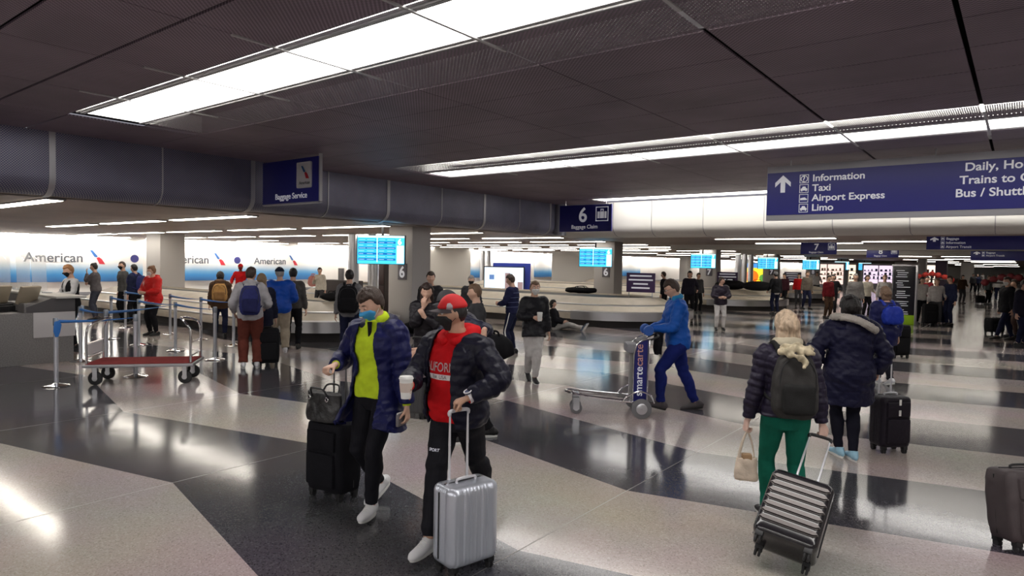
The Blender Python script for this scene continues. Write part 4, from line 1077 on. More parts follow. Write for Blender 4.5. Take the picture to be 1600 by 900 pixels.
            bm.faces.new(rows[0][::-1]); bm.faces.new(rows[-1]); obj('sole', bm, sole_m or m, o)
            if s.D < 7:
                bm = newbm()
                for yy, zz in ((.035, .020), (.06, .008), (.085, -.004), (.108, -.013)): tube(bm, [g(-.026, yy, zz - .013), g(0, yy + .002, zz + .003), g(.026, yy, zz - .013)], .003, 6)
                obj('laces', bm, sole_m or m, o)
    def shirt(s, m, off=.008, hem=-.05, part='shirt', **kw): return s.top(m, off, hem, part=part, wr=kw.pop('wr', .004), **kw)
    def W(s, p): return s.M @ Vector(p)
def backpack(pr, m, label, w=.32, h=.46, d=.18, z=.27, drop=.0, m2=None, gap=.115, tip=0.0, group=None, pocket=True, cat='backpack'):
    k = pr.k; c = pr.spine(z) - pr.fwd * (gap * k + d / 2)
    R = Matrix((pr.side, pr.fwd, pr.u)).transposed().to_4x4()
    Mw = pr.M @ (Matrix.Translation(c) @ R)
    t = thing('backpack', label, cat, (0, 0, 0), 0, group); t.matrix_world = Mw
    bm = newbm(); n = 10; seg = 28; R_ = []
    for i in range(n + 1):
        u = i / n; zz = -h / 2 + h * u
        e = (1 - abs(2 * u - 1) ** 5) ** .45 if 0 < u < 1 else .35
        top = 1 - .22 * max(0, u - .55) / .45
        row = []
        for j in range(seg):
            a = 2 * math.pi * j / seg; cx, sy = math.cos(a), math.sin(a); q = .55
            row.append(bm.verts.new((w / 2 * (.55 + .45 * e) * top * math.copysign(abs(cx) ** q, cx), d / 2 * (.4 + .6 * e) * (1.12 - .3 * u) * math.copysign(abs(sy) ** q, sy), zz)))
        R_.append(row)
    for i in range(n):
        for j in range(seg): bm.faces.new((R_[i][j], R_[i][(j + 1) % seg], R_[i + 1][(j + 1) % seg], R_[i + 1][j]))
    bm.faces.new(R_[0][::-1]); bm.faces.new(R_[-1])
    me = remesh(bm, .011, 2); displace(me, lambda p: .006 * vnoise(p, 18) + .003 * vnoise(p, 40)); obj('body', me, m, t)
    if pocket:
        bm = newbm(); box(bm, -w * .36, w * .36, -d / 2 - .045, -d / 2 + .03, -h * .42, h * .05, .035); me = remesh(bm, .011, 2); displace(me, lambda p: .005 * vnoise(p, 22)); obj('pocket', me, m2 or m, t)
        bm = newbm(); tube(bm, cr([(-w * .38, -d * .40, -h * .2), (-w * .38, -d * .40, h * .2), (-w * .2, -d * .36, h * .40), (w * .2, -d * .36, h * .40), (w * .38, -d * .40, h * .2), (w * .38, -d * .40, -h * .2)], 5), .005, 6); obj('zipper', bm, DARK, t)
    bm = newbm(); tube(bm, cr([(-.04, d * .3, h * .46), (-.035, d * .3, h * .56), (.035, d * .3, h * .56), (.04, d * .3, h * .46)], 4), .008, 8); obj('grab_handle', bm, m2 or m, t)
    inv = Mw.inverted()
    for sg in (-1, 1):
        P = [pr.spine(.46) - pr.fwd * (gap * k - .0) + pr.side * sg * .08 * k, pr.spine(.545) - pr.fwd * .03 * k + pr.side * sg * .10 * k, pr.spine(.50) + pr.fwd * .085 * k + pr.side * sg * .115 * k, pr.spine(.38) + pr.fwd * .155 * k + pr.side * sg * .12 * k, pr.spine(.24) + pr.fwd * .12 * k + pr.side * sg * .155 * k, pr.spine(.14) - pr.fwd * .05 * k + pr.side * sg * .175 * k, pr.spine(.1) - pr.fwd * (gap + .02) * k + pr.side * sg * .14 * k]
        pts = cr([tuple(inv @ pr.M @ p) for p in P], 5)
        bm = newbm(); tube(bm, pts, (.028, .008), 10, side=(1, 0, 0)); obj('shoulder_strap', bm, m2 or m, t)
    return t
# ------------------------------------------------------------------ luggage
def suitcase(label, loc, rz, w=.38, d=.24, h=.56, m=None, ribs='v', handle=.45, hm=STEEL, grip_m=DARK, tilt=0.0, soft=False, group=None, rm=None, nrib=9, wheels=True, pole_y=None, name='suitcase', tilt_axis='X', pivot=None):
    """front faces local -Y; telescopic handle near +Y back edge"""
    t = thing(name, label, 'suitcase', (0, 0, 0), 0, group)
    M = Matrix.Translation(Vector(loc)) @ Matrix.Rotation(rz, 4, 'Z')
    if tilt: M = M @ Matrix.Translation((0, -d / 2 * 0, 0)) @ Matrix.Rotation(tilt, 4, tilt_axis)
    t.matrix_world = M
    z0 = .065 if wheels else .01
    def outline(ins, rc, bump, n=26):
        pts = []; hw, hd = w / 2 - ins, d / 2 - ins; rc = max(.01, rc - ins)
        def side(a, b, nx, ny, L):
            for i in range(n):
                u = i / n; c = 0
                if bump and .06 < u < .94: c = bump * (.5 - .5 * math.cos(2 * math.pi * u * nrib * (1 if L == w else .66)))
                pts.append((a[0] + (b[0] - a[0]) * u - nx * c, a[1] + (b[1] - a[1]) * u - ny * c))
        def corner(cx, cy, a0):
            for i in range(5): a = a0 + math.pi / 2 * i / 5; pts.append((cx + rc * math.cos(a), cy + rc * math.sin(a)))
        side((-hw + rc, -hd), (hw - rc, -hd), 0, -1, w); corner(hw - rc, -hd + rc, -math.pi / 2)
        side((hw, -hd + rc), (hw, hd - rc), 1, 0, d); corner(hw - rc, hd - rc, 0)
        side((hw - rc, hd), (-hw + rc, hd), 0, 1, w); corner(-hw + rc, hd - rc, math.pi / 2)
        side((-hw, hd - rc), (-hw, -hd + rc), -1, 0, d); corner(-hw + rc, -hd + rc, math.pi)
        return pts
    bm = newbm(); rows = []
    rr = .04 if not soft else .055
    prof = [(.05, 0), (.02, .006), (.006, .02), (0, rr)] + [(0, rr + (h - z0 - 2 * rr) * i / 16) for i in range(1, 16)] + [(0, h - z0 - rr), (.006, h - z0 - .02), (.02, h - z0 - .006), (.05, h - z0)]
    for ins, z in prof:
        mid = rr < z < h - z0 - rr
        b = .007 if (ribs == 'v' and ins < .01) else 0
        e = 0
        if ribs == 'h' and mid: e = 0
        if soft and mid: e = -.008 * math.sin(math.pi * z / h)
        rows.append([bm.verts.new((x, y, z0 + z)) for x, y in outline(ins + e, .055, b)])
    n = len(rows[0])
    for i in range(len(rows) - 1):
        for j in range(n): bm.faces.new((rows[i][j], rows[i][(j + 1) % n], rows[i + 1][(j + 1) % n], rows[i + 1][j]))
    bm.faces.new(rows[0][::-1]); bm.faces.new(rows[-1])
    me = fin(bm, True, 50)
    if soft: displace(me, lambda p: .004 * vnoise(p, 22))
    sh = obj('shell', me, m, t)
    if ribs == 'h':
        bm = newbm(); nr = 7
        for i in range(nr):
            z = z0 + .07 + (h - z0 - .12) * (i + .5) / nr; hh = (h - z0 - .12) / nr * .36
            fn = lambda a, b, dd: Vector((a, -d / 2 - dd, b))
            lo = [(-w * .46, z), (-w * .40, z - hh), (w * .40, z - hh), (w * .46, z), (w * .40, z + hh), (-w * .40, z + hh)]
            prism(bm, lo, fn, -.01, .006)
            prism(bm, [(a * .97, z + (b - z) * .6) for a, b in lo], fn, .0, .015)
        obj('rib_panel', bm, rm or m, t)
    if ribs == 'front':
        bm = newbm(); box(bm, -w * .38, w * .38, -d / 2 - .035, -d / 2 + .02, z0 + .06, z0 + (h - z0) * .58, .02); box(bm, -w * .38, w * .38, -d / 2 - .025, -d / 2 + .02, z0 + (h - z0) * .62, z0 + (h - z0) * .9, .015); obj('pocket', bm, m, t)
    bm = newbm(); tube(bm, [(x, y, z) for x, y, z in ((w / 2 + .002, .02, z0 + .04), (w / 2 + .002, .02, h - .04))], .004, 6); tube(bm, [(-w / 2 - .002, .02, z0 + .04), (-w / 2 - .002, .02, h - .04)], .004, 6)
    tube(bm, [(-w / 2 + .04, .02, h + .001), (w / 2 - .04, .02, h + .001)], .004, 6); obj('zipper', bm, DARK, t)
    if wheels:
        for sx in (-1, 1):
            for sy in (-1, 1):
                cx, cy = sx * (w / 2 - .05), sy * (d / 2 - .045)
                bm = newbm(); box(bm, cx - .024, cx + .024, cy - .026, cy + .026, .04, z0 + .02, .006); o = obj('wheel_housing', bm, DARK, t)
                bm = newbm(); disc_wheel(bm, (cx - .012, cy, .026), .026, .014, (1, 0, 0), 16); disc_wheel(bm, (cx + .012, cy, .026), .026, .014, (1, 0, 0), 16); obj('wheel', bm, RUB, o)
    bm = newbm(); tube(bm, cr([(-.07, .0, h - .004), (-.06, .0, h + .022), (.06, .0, h + .022), (.07, .0, h - .004)], 4), .009, 8); obj('carry_handle', bm, grip_m if soft else hm, t)
    py = d / 2 - .03 if pole_y is None else pole_y
    if handle:
        for sx in (-1, 1):
            bm = newbm(); tube(bm, [(sx * .068, py, h - .03), (sx * .068, py, h + handle * .5)], (.010, .007), 10, side=(1, 0, 0)); tube(bm, [(sx * .068, py, h + handle * .5), (sx * .068, py, h + handle)], (.008, .0055), 10, side=(1, 0, 0)); obj('pole', bm, hm, t)
        bm = newbm(); tube(bm, cr([(-.072, py, h + handle - .012), (-.06, py, h + handle + .008), (.06, py, h + handle + .008), (.072, py, h + handle - .012)], 4), (.013, .011), 10, side=(0, 1, 0), rnd=True); obj('grip', bm, grip_m, t)
    return t
# ------------------------------------------------------------------ materials for clothes
def cloth(n, c, r=.85, b=.25, bs=220): return mat('cloth_' + n, c, r, bump=b, bs=bs, var=.12, vscale=14)
def nylon(n, c, r=.42): return mat('nylon_' + n, c, r, bump=.25, bs=34)
HBR = mat('hair_brown', (.045, .026, .018), .5, bump=.5, bs=90, stretch=(1, 1, .15)); HBK = mat('hair_black', (.012, .010, .010), .45, bump=.5, bs=90, stretch=(1, 1, .15))
HBL = mat('hair_blonde', (.44, .33, .23), .5, bump=.5, bs=90, stretch=(1, 1, .12), var=.4, vscale=30); HGR = mat('hair_grey', (.35, .34, .33), .6, bump=.4, bs=90); HLB = mat('hair_lightbrown', (.17, .10, .06), .5, bump=.5, bs=90, stretch=(1, 1, .15))
WSH = mat('shoe_white', (.66, .66, .68), .6, bump=.08, bs=90); WSOLE = mat('sole_white', (.72, .72, .70), .5); BSH = mat('shoe_black', (.015, .015, .017), .5); BSOLE = mat('sole_black', (.02, .02, .02), .7)
BLKC = cloth('black', (.012, .012, .015)); NAVC = cloth('navy', (.012, .014, .045)); 
# ================================================================== FOREGROUND 1: man in yellow and navy parka
yel = Person('man in neon yellow top, open navy parka and blue face mask, pulling a black suitcase', 588, 797, 158, 1.76, 'light', vox=.0065, w=.98, lean=2, hz=.915,
    fL=(-.06, .16, 12, .02, -6), fR=(.10, -.20, -8, .06, 22), hL=(-.30, .06, .80), hR=(524, 570, 0, 4.95), poleR=(.5, -1, -.2), hyaw=-22, hpitch=24, htilt=0,
    curlR=(60, 65, 40), palmR=(-.2, -.1, -1), dirR=(.25, .95, -.2), curlL=(30, 38, 25), palmL=(1, .2, 0))
yel.trousers(cloth('blacktrouser', (.010, .010, .014), .7), .010, hem=.048, end=.96, wr=.006, seed=2)
yel.shoes(WSH, WSOLE)
YEL = cloth('neon', (.55, .72, .03), .8)
yel.top(YEL, .020, -.03, sleeve=1.0, cuff=.030, aoff=.008, part='pullover', wr=.008, neck=.55, seed=4)
yel.collar(YEL, .032, 26, .545, 'collar', .045, .070)
PARKA = nylon('parka_navy', (.008, .010, .07), .45)
yel.top(PARKA, .046, -.27, sleeve=.95, cuff=.052, skirt=.03, open_=(.075, .175, .03), wr=.013, part='parka', thick=.018, neck=.535, seed=7, aoff=.038)
yel.hood(mat('nylon_hood', (.016, .017, .045), .55, bump=.3, bs=40), r=.046, open_=62)
yel.face((.03, .02, .015), closed=True); yel.hair(HBR, thick=.018, seed=2)
yel.mask(mat('mask_blue', (.05, .36, .72), .7), mat('strap_white', (.8, .8, .8), .6), .007)
bm = newbm(); c = yel.spine(.50) + yel.fwd * .098
tube(bm, [c + yel.u * .04, c - yel.u * .03, c - yel.u * .10 + yel.fwd * .016], [.018, .014, .003], 8); obj('undershirt', bm, BLKC, yel.root)
# phone / cloth in his left hand
p = yel.W(yel.Wr['L'] + Vector((.02, .05, -.09)))
t = thing('wallet', 'grey wallet held in the hanging hand of the man in the navy parka', 'wallet', p, yel.rz)
bm = newbm(); box(bm, -.012, .012, -.07, .05, -.05, .045, .008); obj('cover', bm, cloth('wallet', (.22, .20, .21)), t)
bm = newbm(); box(bm, -.004, .004, -.066, .05, .04, .052, .001); obj('papers', bm, WHITE, t)
# his suitcase and bag
grip = yel.W(yel.Wr['R'] + Vector((.0, .07, -.03)))
cs = at(519, 783); cs = Vector((cs.x, cs.y, 0))
sc = suitcase('black soft suitcase under a tote bag, pulled by the man in the navy parka', at(521, 775), yel.rz + 2.62 + .35, .40, .25, .62, cloth('ballistic', (.010, .010, .013)), 'front', grip.z - .63, mat('pole_gun', (.2, .2, .21), .3, 1.0), DARK, soft=True, pole_y=.06)
bm = newbm(); box(bm, -.05, .05, -.004, .004, -.035, .035, .004); o = obj('luggage_tag', bm, mat('tag_blue', (.01, .02, .55), .5)); tag(o, 'bright blue luggage tag on the pole of the black soft suitcase', 'luggage tag'); o.matrix_world = sc.matrix_world @ Matrix.Translation((.03, .045, .66)) @ Matrix.Rotation(.5, 4, 'Y')
t = thing('tote_bag', 'black leather tote bag sitting on top of the black soft suitcase', 'bag', (0, 0, 0)); t.matrix_world = sc.matrix_world @ Matrix.Translation((-.03, -.07, .635))
bm = newbm(); R_ = []
for i in range(9):
    u = i / 8; R_.append(((0, 0, .22 * u), (.20 - .015 * u - .02 * (u < .1), .095 - .045 * u)))
tube(bm, [r[0] for r in R_], [r[1] for r in R_], 24, side=(1, 0, 0)); me = remesh(bm, .008, 2); displace(me, lambda p: .007 * vnoise(p, 16) + .003 * vnoise(p, 40)); obj('body', me, mat('leather_black', (.014, .014, .015), .38, bump=.2, bs=60), t)
for s_ in (-1, 1):
    bm = newbm(); tube(bm, cr([(-.09, s_ * .05, .19), (-.07, s_ * .085, .26), (.0, s_ * .10, .27), (.07, s_ * .085, .26), (.09, s_ * .05, .19)], 4), .008, 8); obj('handle', bm, DARK, t)
for s_ in (-1, 1):
    bm = newbm(); tube(bm, [(s_ * .10 + .016 * math.cos(a), -.075, .185 + .016 * math.sin(a)) for a in np.linspace(0, 2 * math.pi, 13)], .004, 6); obj('ring', bm, CHROME, t)
# ================================================================== FOREGROUND 2: man in red hoodie
red = Person('man in red cap, red hoodie and open black puffer jacket, holding a coffee cup', 712, 845, 148, 1.72, 'tan', vox=.0065, w=1.12, lean=3, hz=.925, belly=.05,
    fL=(764, 806, 4, .04, 22), fR=(668, 872, 4, 0, 0), hR=(640, 602, 0, 4.24), hL=(732, 622, 0, 4.15), poleR=(1, -.5, -.8), poleL=(-1, -.6, -.1), hyaw=-42, hpitch=4,
    curlR=(48, 42, 30), palmR=(-.75, .3, 0), dirR=(-.2, 1, .05), thR=(50, 35), curlL=(58, 60, 35), palmL=(0, -.2, -1), dirL=(.9, .35, -.35))
red.trousers(cloth('blackjog', (.012, .012, .016), .7), .016, hem=.05, end=.97, wr=.009, seed=5)
red.shoes(WSH, WSOLE)
REDC = cloth('red', (.52, .008, .012), .8)
hoodie = red.top(REDC, .020, -.06, sleeve=1.0, cuff=.034, aoff=.012, part='hoodie', wr=.008, neck=.545, seed=1)
red.hood(REDC, r=.055, open_=22)
PUFF = nylon('puffer_black', (.007, .007, .018), .45)
red.top(PUFF, .048, -.10, sleeve=.93, cuff=.050, open_=(.10, .13, .03), wr=.010, quilt=.006, qs=48, part='puffer_jacket', thick=.02, neck=.52, seed=9, aoff=.036)
red.face((.03, .02, .015)); red.hair(HBK, thick=.003, seed=6)
cp = red.cap(REDC if False else mat('cap_red', (.58, .008, .012), .7, bump=.1, bs=200), mat('brim_dark', (.05, .04, .045), .8), thick=.015)
red.mask(mat('mask_black', (.012, .012, .013), .8), None, .008)
# emblem on the cap side and white text at the back
def on_surface(o, me, dirv, lift=.003, back=.5):
    bm = newbm(); bm.from_mesh(o.data); tr = BVHTree.FromBMesh(bm); bm.free(); dirv = Vector(dirv).normalized()
    b = newbm(); b.from_mesh(me); bmesh.ops.triangulate(b, faces=b.faces[:])
    for _ in range(2):
        es = [e for e in b.edges if e.calc_length() > .018]
        if es: bmesh.ops.subdivide_edges(b, edges=es, cuts=1, use_grid_fill=False); bmesh.ops.triangulate(b, faces=b.faces[:])
    for v in b.verts:
        h = tr.ray_cast(v.co - dirv * back, dirv)
        if h[0] is not None: v.co = h[0] - dirv * lift
    out = bpy.data.meshes.new('t'); b.to_mesh(out); b.free(); return out
R3 = red.HR; hx = R3 @ Vector((1, 0, 0)); hy_ = R3 @ Vector((0, 1, 0)); hz_ = R3 @ Vector((0, 0, 1))
for sg in (-1,):
    c = red.HC + R3 @ Vector((sg * .2, .035, .052))
    bm = newbm(); Mx = frame_M(c, hy_ * 1, hz_)
    prism(bm, [(-.022, -.02), (.020, -.020), (.018, .006), (.010, .024), (-.008, .026), (-.020, .010)], lambda a, b, d: Mx @ Vector((a, b, d)), 0, .001)
    me = fin(bm, False); o = obj('cap_emblem', on_surface(cp, me, -sg * hx, .002), mat('emblem_pale', (.7, .62, .66), .6), cp)
for sg in (1,):
    c = red.HC + R3 @ Vector((sg * .2, .035, .052)); Mx = frame_M(c, -hy_, hz_)
    bm = newbm(); prism(bm, [(-.022, -.02), (.020, -.020), (.018, .006), (.010, .024), (-.008, .026), (-.020, .010)], lambda a, b, d: Mx @ Vector((a, b, d)), 0, .001)
    o = obj('cap_emblem', on_surface(cp, fin(bm, False), -sg * hx, .002), mat('emblem_pale', (.7, .62, .66), .6), cp)
# lettering on the hoodie
cc = red.spine(.30); fx = -red.side
Mx = frame_M(cc + red.fwd * .215, fx, red.u)
me = text_mesh('CALIFORNIA', .085, Mx @ Matrix.Translation((-.02, .0, 0)), .001, .01, 'CENTER', sx=.72)
obj('chest_lettering', on_surface(hoodie, me, -red.fwd, .004, 0), mat('print_white', (.72, .66, .66), .7), hoodie)
bm = newbm(); 
for k_ in range(10): quad(bm, [Mx @ Vector((-.17 + .03 * k_, -.055, 0)), Mx @ Vector((-.14 + .03 * k_, -.055, 0)), Mx @ Vector((-.14 + .03 * k_, -.020, 0)), Mx @ Vector((-.17 + .03 * k_, -.020, 0))])
obj('chest_band', on_surface(hoodie, fin(bm, False), -red.fwd, .0045, 0), mat('print_white', (.72, .66, .66), .7), hoodie)
me = text_mesh('Est. USA', .034, Mx @ Matrix.Translation((-.02, -.048, 0)), .001, .0, 'CENTER')
obj('chest_lettering', on_surface(hoodie, me, -red.fwd, .0065, 0), mat('print_dark', (.1, .02, .03), .7), hoodie)
# coffee cup in his right hand
def cup(label, p, r=.043, h=.14, tiltx=0.0, sleeve=(.62, .52, .46)):
    t = thing('coffee_cup', label, 'cup', p); t.rotation_euler = (tiltx, 0, 0)
    bm = newbm(); lathe(bm, [(r * .72, 0), (r * .74, .003), (r, h * .9)], 28); obj('cup_body', bm, mat('cup_white', (.8, .8, .78), .5), t)
    bm = newbm(); lathe(bm, [(r * .83, h * .30), (r * .965, h * .72)], 28); 
    for v in bm.verts: v.co.x *= 1.02; v.co.y *= 1.02
    obj('sleeve', bm, mat('cup_sleeve_%d' % int(sleeve[0] * 100), sleeve, .7), t)
    bm = newbm(); lathe(bm, [(r * 1.06, h * .88), (r * 1.08, h * .91), (r * 1.0, h * .95), (r * .95, h * 1.0), (r * .86, h * 1.0), (r * .84, h * .975)], 28); obj('lid', bm, WHITE, t)
    return t
hr = red.Wr['R']
cup('white paper coffee cup held by the man in the red cap', red.W(hr + Vector((-.045, .085, -.065))))
# watch
W_, E_ = red.Wr['L'], red.E['L']; ax = (W_ - E_).normalized(); cW = E_.lerp(W_, .96)
bm = newbm(); tube(bm, [cW - ax * .012, cW + ax * .012], .038, 24); wt = obj('watch', bm, mat('watch_white', (.75, .72, .74), .4), red.root)
up_ = (Vector((0, .3, 1)) - ax * ax.dot(Vector((0, .3, 1)))).normalized()
bm = newbm(); tube(bm, [cW + up_ * .034, cW + up_ * .046], .024, 24); obj('watch_face', bm, mat('watch_navy', (.02, .03, .09), .3), wt)
bm = newbm(); tube(bm, [cW + up_ * .034, cW + up_ * .049], .0, 24) if False else None
tube(bm, [cW + up_ * .046 + (ax * math.cos(a) + ax.cross(up_) * math.sin(a)) * .024 for a in np.linspace(0, 2 * math.pi, 25)], .004, 6); obj('bezel', bm, mat('watch_white', (.75, .72, .74), .4), wt)
bm = newbm(); tube(bm, [cW - ax * .03, cW - ax * .012], [.043, .042], 20); obj('cuff', bm, REDC, hoodie)
# print on the thigh
tr_ = [c for c in red.root.children if c.name.startswith('trousers')][0]
me = text_mesh('SPORT', .026, frame_M(red.HJ['R'].lerp(red.K['R'], .6) + Vector((-.01, .3, 0)), (-1, 0, 0), (0, 0, 1)), .001, .02, 'CENTER')
obj('thigh_lettering', on_surface(tr_, me, (0, -1, 0), .003), SIGNW, tr_)
# silver suitcase
SIL = mat('aluminium_shell', (.54, .57, .64), .32, .55, bump=.02, bs=30)
silver = suitcase('silver ribbed hard suitcase standing in front of the man in the red cap', at(726, 888), math.radians(37.74 + 43 - 4), .37, .235, .555, SIL, 'v', .42, mat('pole_white', (.72, .72, .76), .3, .3), mat('grip_silver', (.6, .6, .64), .4), nrib=10)
for x_ in (-.13, .13):
    bm = newbm(); box(bm, x_ - .012, x_ + .012, .01, .03, .545, .562, .002); o = obj('latch', bm, STEEL, silver)
# ================================================================== FOREGROUND 3: woman with grey backpack, green trousers (from behind)
grn = Person('woman with long blonde hair, dark puffer jacket, grey backpack and green trousers, seen from behind', loc=tuple(at(1222, 764 + 58) ), a=-6, Ht=1.63, skin='pale', vox=.0065, w=.98, lean=3, hz=.92,
    fL=(-.08, .16, 5, 0, 0), fR=(.09, -.14, -5, .03, 18), hL=(-.29, .02, .83), hR=(.27, -.06, .78), hyaw=6, hpitch=8, curlR=(60, 60, 35), palmR=(-.3, 1, 0), curlL=(60, 62, 35), palmL=(1, .2, 0))
grn.trousers(cloth('green', (.008, .13, .085), .75), .010, wr=.004, hem=.05)
grn.shoes(BSH, WSOLE)
PUF2 = nylon('puffer_dark', (.016, .012, .028), .42)
grn.top(PUF2, .040, -.02, sleeve=.96, cuff=.040, quilt=.007, qs=62, wr=.006, part='puffer_jacket', skirt=.01, seed=3, aoff=.028)
grn.collar(cloth('cream_lining', (.45, .40, .30)), .04, 60, .535, 'fleece_collar', .02, .10)
grn.hair(HBL, 'long', .018, long=.28, seed=5, wid=1.12)
bp = backpack(grn, cloth('pack_grey', (.045, .043, .042), .7), 'dark grey backpack with a tied cream cloth, on the back of the blonde woman', .31, .46, .17, .23, m2=cloth('pack_dark', (.022, .022, .022)))
t = thing('tied_cloth', 'cream patterned cloth tied to the top of the dark grey backpack', 'scarf', (0, 0, 0)); t.matrix_world = bp.matrix_world @ Matrix.Translation((.0, -.02, .235))
bm = newbm()
for sd_, pts in ((0, [(-.12, 0, .0), (-.05, -.05, .035), (.03, -.06, .02), (.11, -.02, .0)]), (1, [(-.10, .02, .03), (-.03, -.03, .055), (.05, -.04, .04), (.12, .02, .03)]), (2, [(.0, -.06, .02), (.03, -.09, -.04), (.02, -.10, -.09)]), (3, [(-.08, -.03, .0), (-.02, -.09, -.02), (.03, -.09, -.05)])):
    P = cr(pts, 6); tube(bm, P, [(.022 + .008 * math.sin(i), .010) for i in range(len(P))], 10, side=(0, 0, 1), rnd=True)
me = remesh(bm, .007, 1); displace(me, lambda p: .004 * vnoise(p, 50)); obj('cloth', me, mat('cloth_creampat', (.50, .43, .30), .85, var=.5, vscale=20), t)
# paper tote held in her left hand
hl = grn.Wr['L'] + Vector((0, .0, -.10))
p = grn.W(hl); t = thing('paper_bag', 'small cream paper bag dangling from the left hand of the blonde woman', 'bag', (p.x, p.y, p.z - .36), grn.rz)
bm = newbm(); tube(bm, [(0, 0, 0), (0, 0, .02), (0, 0, .1), (0, 0, .17)], [(.085, .04), (.09, .045), (.086, .04), (.075, .03)], 16, side=(1, 0, 0)); me = remesh(bm, .008, 1); displace(me, lambda p: .006 * vnoise(p, 25)); obj('bag_body', me, mat('paper_cream', (.60, .50, .40), .8, bump=.2, bs=60, var=.15, vscale=12), t)
bm = newbm(); tube(bm, cr([(-.06, 0, .15), (-.035, 0, .28), (0, 0, .36), (.035, 0, .28), (.06, 0, .15)], 4), (.012, .004), 8, side=(1, 0, 0)); obj('handle', bm, mat('paper_cream', (.60, .50, .40), .8), t)
bm = newbm(); box(bm, -.035, .035, -.03, .03, .15, .20, .01); obj('contents', bm, mat('kraft', (.35, .22, .12), .8), t)
# ribbed black suitcase pulled behind her, leaning towards her hand
hr = grn.W(grn.Wr['R'] + Vector((0, 0, -.07)))
base = at(1218, 884, .03)
BLKG = mat('gloss_black', (.014, .013, .016), .22, coat=.6); RIBG = mat('rib_bronze', (.07, .062, .06), .24, .6)
axv = (hr - base); Ln = axv.length; zax = axv.normalized()
xax = Vector((math.cos(math.radians(37.7 + 16)), math.sin(math.radians(37.7 + 16)), 0)); xax = Vector((RC.col[0].x, RC.col[0].y, 0)).normalized(); xax = (Matrix.Rotation(math.radians(-22), 3, 'Z') @ xax)
xax = (xax - zax * xax.dot(zax)).normalized(); yax = zax.cross(xax)
rib = suitcase('black ribbed hard suitcase with bronze panels, pulled by the blonde woman', (0, 0, 0), 0, .39, .26, .56, BLKG, 'h', max(.2, Ln - .60), mat('pole_white', (.72, .72, .76), .3, .3), DARK, rm=RIBG)
Mr = Matrix.Identity(4)
for i, v in enumerate((xax, yax, zax)):
    for j in range(3): Mr[j][i] = v[j]
rib.matrix_world = Matrix.Translation(base) @ Mr @ Matrix.Translation((0, -.10, 0))
# ================================================================== 4: woman in parka with fur hood
park = Person('woman in a long dark navy parka with pale fur-trimmed hood, seen from behind', 1322, 718, -4, 1.68, 'light', w=1.12, lean=2, hz=.925, fL=(-.03, .12, 4, 0, 0), fR=(.06, -.02, -6, 0, 0), hL=(-.27, .16, .98), hR=(.30, .05, .90), hpitch=14, hyaw=-8, poleR=(1, -.8, 0), poleL=(-1, -.8, 0), curlR=(60, 60, 40), palmR=(0, .2, -1), dirR=(.2, .9, -.3))
park.trousers(cloth('blackjean', (.010, .010, .018)), .008, hem=.045)
park.shoes(mat('shoe_lightblue', (.30, .52, .66), .6), WSOLE)
park.top(nylon('parka_dark', (.010, .010, .034), .5), .062, -.30, sleeve=.93, cuff=.052, skirt=.015, quilt=.006, qs=40, wr=.012, part='parka', seed=8, aoff=.045)
park.hair(HBK, 'long', .026, long=.16, seed=1, wid=1.15)
park.hood(nylon('parka_dark', (.010, .010, .034), .5), 'hood', r=.07, open_=45)
bm = newbm(); kk = park.k
P_ = [park.spine(t) + park.side * x * kk + park.fwd * y * kk for x, y, t in ((-.17, .02, .555), (-.19, -.08, .575), (-.13, -.18, .575), (-.03, -.235, .55), (.07, -.24, .50), (.16, -.18, .455), (.20, -.08, .45), (.19, .0, .47))]
tube(bm, cr([tuple(p) for p in P_], 5), .036, 14, rnd=True); me = remesh(bm, .008, 1); displace(me, lambda p: .006 * vnoise(p, 160) + .005 * vnoise(p, 70)); obj('fur_trim', me, mat('fur_pale', (.60, .55, .50), .9, bump=.9, bs=120), park.root)
cs_ = suitcase('black patterned upright suitcase beside the woman in the fur-hooded parka', at(1388, 705), math.radians(37.7 + 6), .33, .25, .60, nylon('quilted', (.014, .011, .018), .45), 'front', .42, mat('pole_white', (.72, .72, .76), .3, .3), DARK)
cs_['label'] = 'black upright suitcase with white zip tags, beside the woman in the fur-hooded parka'
for zz in (.55, .44):
    bm = newbm(); box(bm, -.012, .012, -.160, -.152, zz - .03, zz + .03, .003); obj('zip_tag', bm, WHITE, cs_)
# ================================================================== 5: man in blue with trolley
blu = Person('man in bright blue jacket and blue jeans pushing the luggage trolley', 1056, 641, 92, 1.80, 'light', w=1.02, lean=5, hz=.905, fL=(-.06, .22, 0, .03, -14), fR=(.08, -.28, 0, .0, 6), hL=(-.12, .36, 1.06), hR=(.14, .34, 1.04), hpitch=22, curlL=(50, 50, 30), palmL=(0, 0, -1), dirL=(0, 1, -.1), curlR=(50, 50, 30), palmR=(0, 0, -1), dirR=(0, 1, -.1))
blu.trousers(cloth('jeans', (.012, .020, .14)), .018, hem=.062, wr=.010, seed=3)
blu.shoes(mat('shoe_greybrown', (.07, .06, .065), .7), BSOLE)
blu.top(nylon('jacket_blue', (.008, .09, .42), .5), .032, -.10, sleeve=.97, cuff=.042, wr=.012, quilt=.003, qs=30, part='jacket', seed=2)
blu.collar(nylon('jacket_blue2', (.02, .22, .45), .6), .035, 35, .54, 'collar', .035, .085)
blu.hair(HBR, thick=.014, seed=9); blu.face(); blu.glasses(DARK)
p = blu.W(Vector((-.14, .30, .76))); lump = thing('jacket_over_arm', 'black garment hanging from the forearm of the man in blue', 'jacket', p, blu.rz)
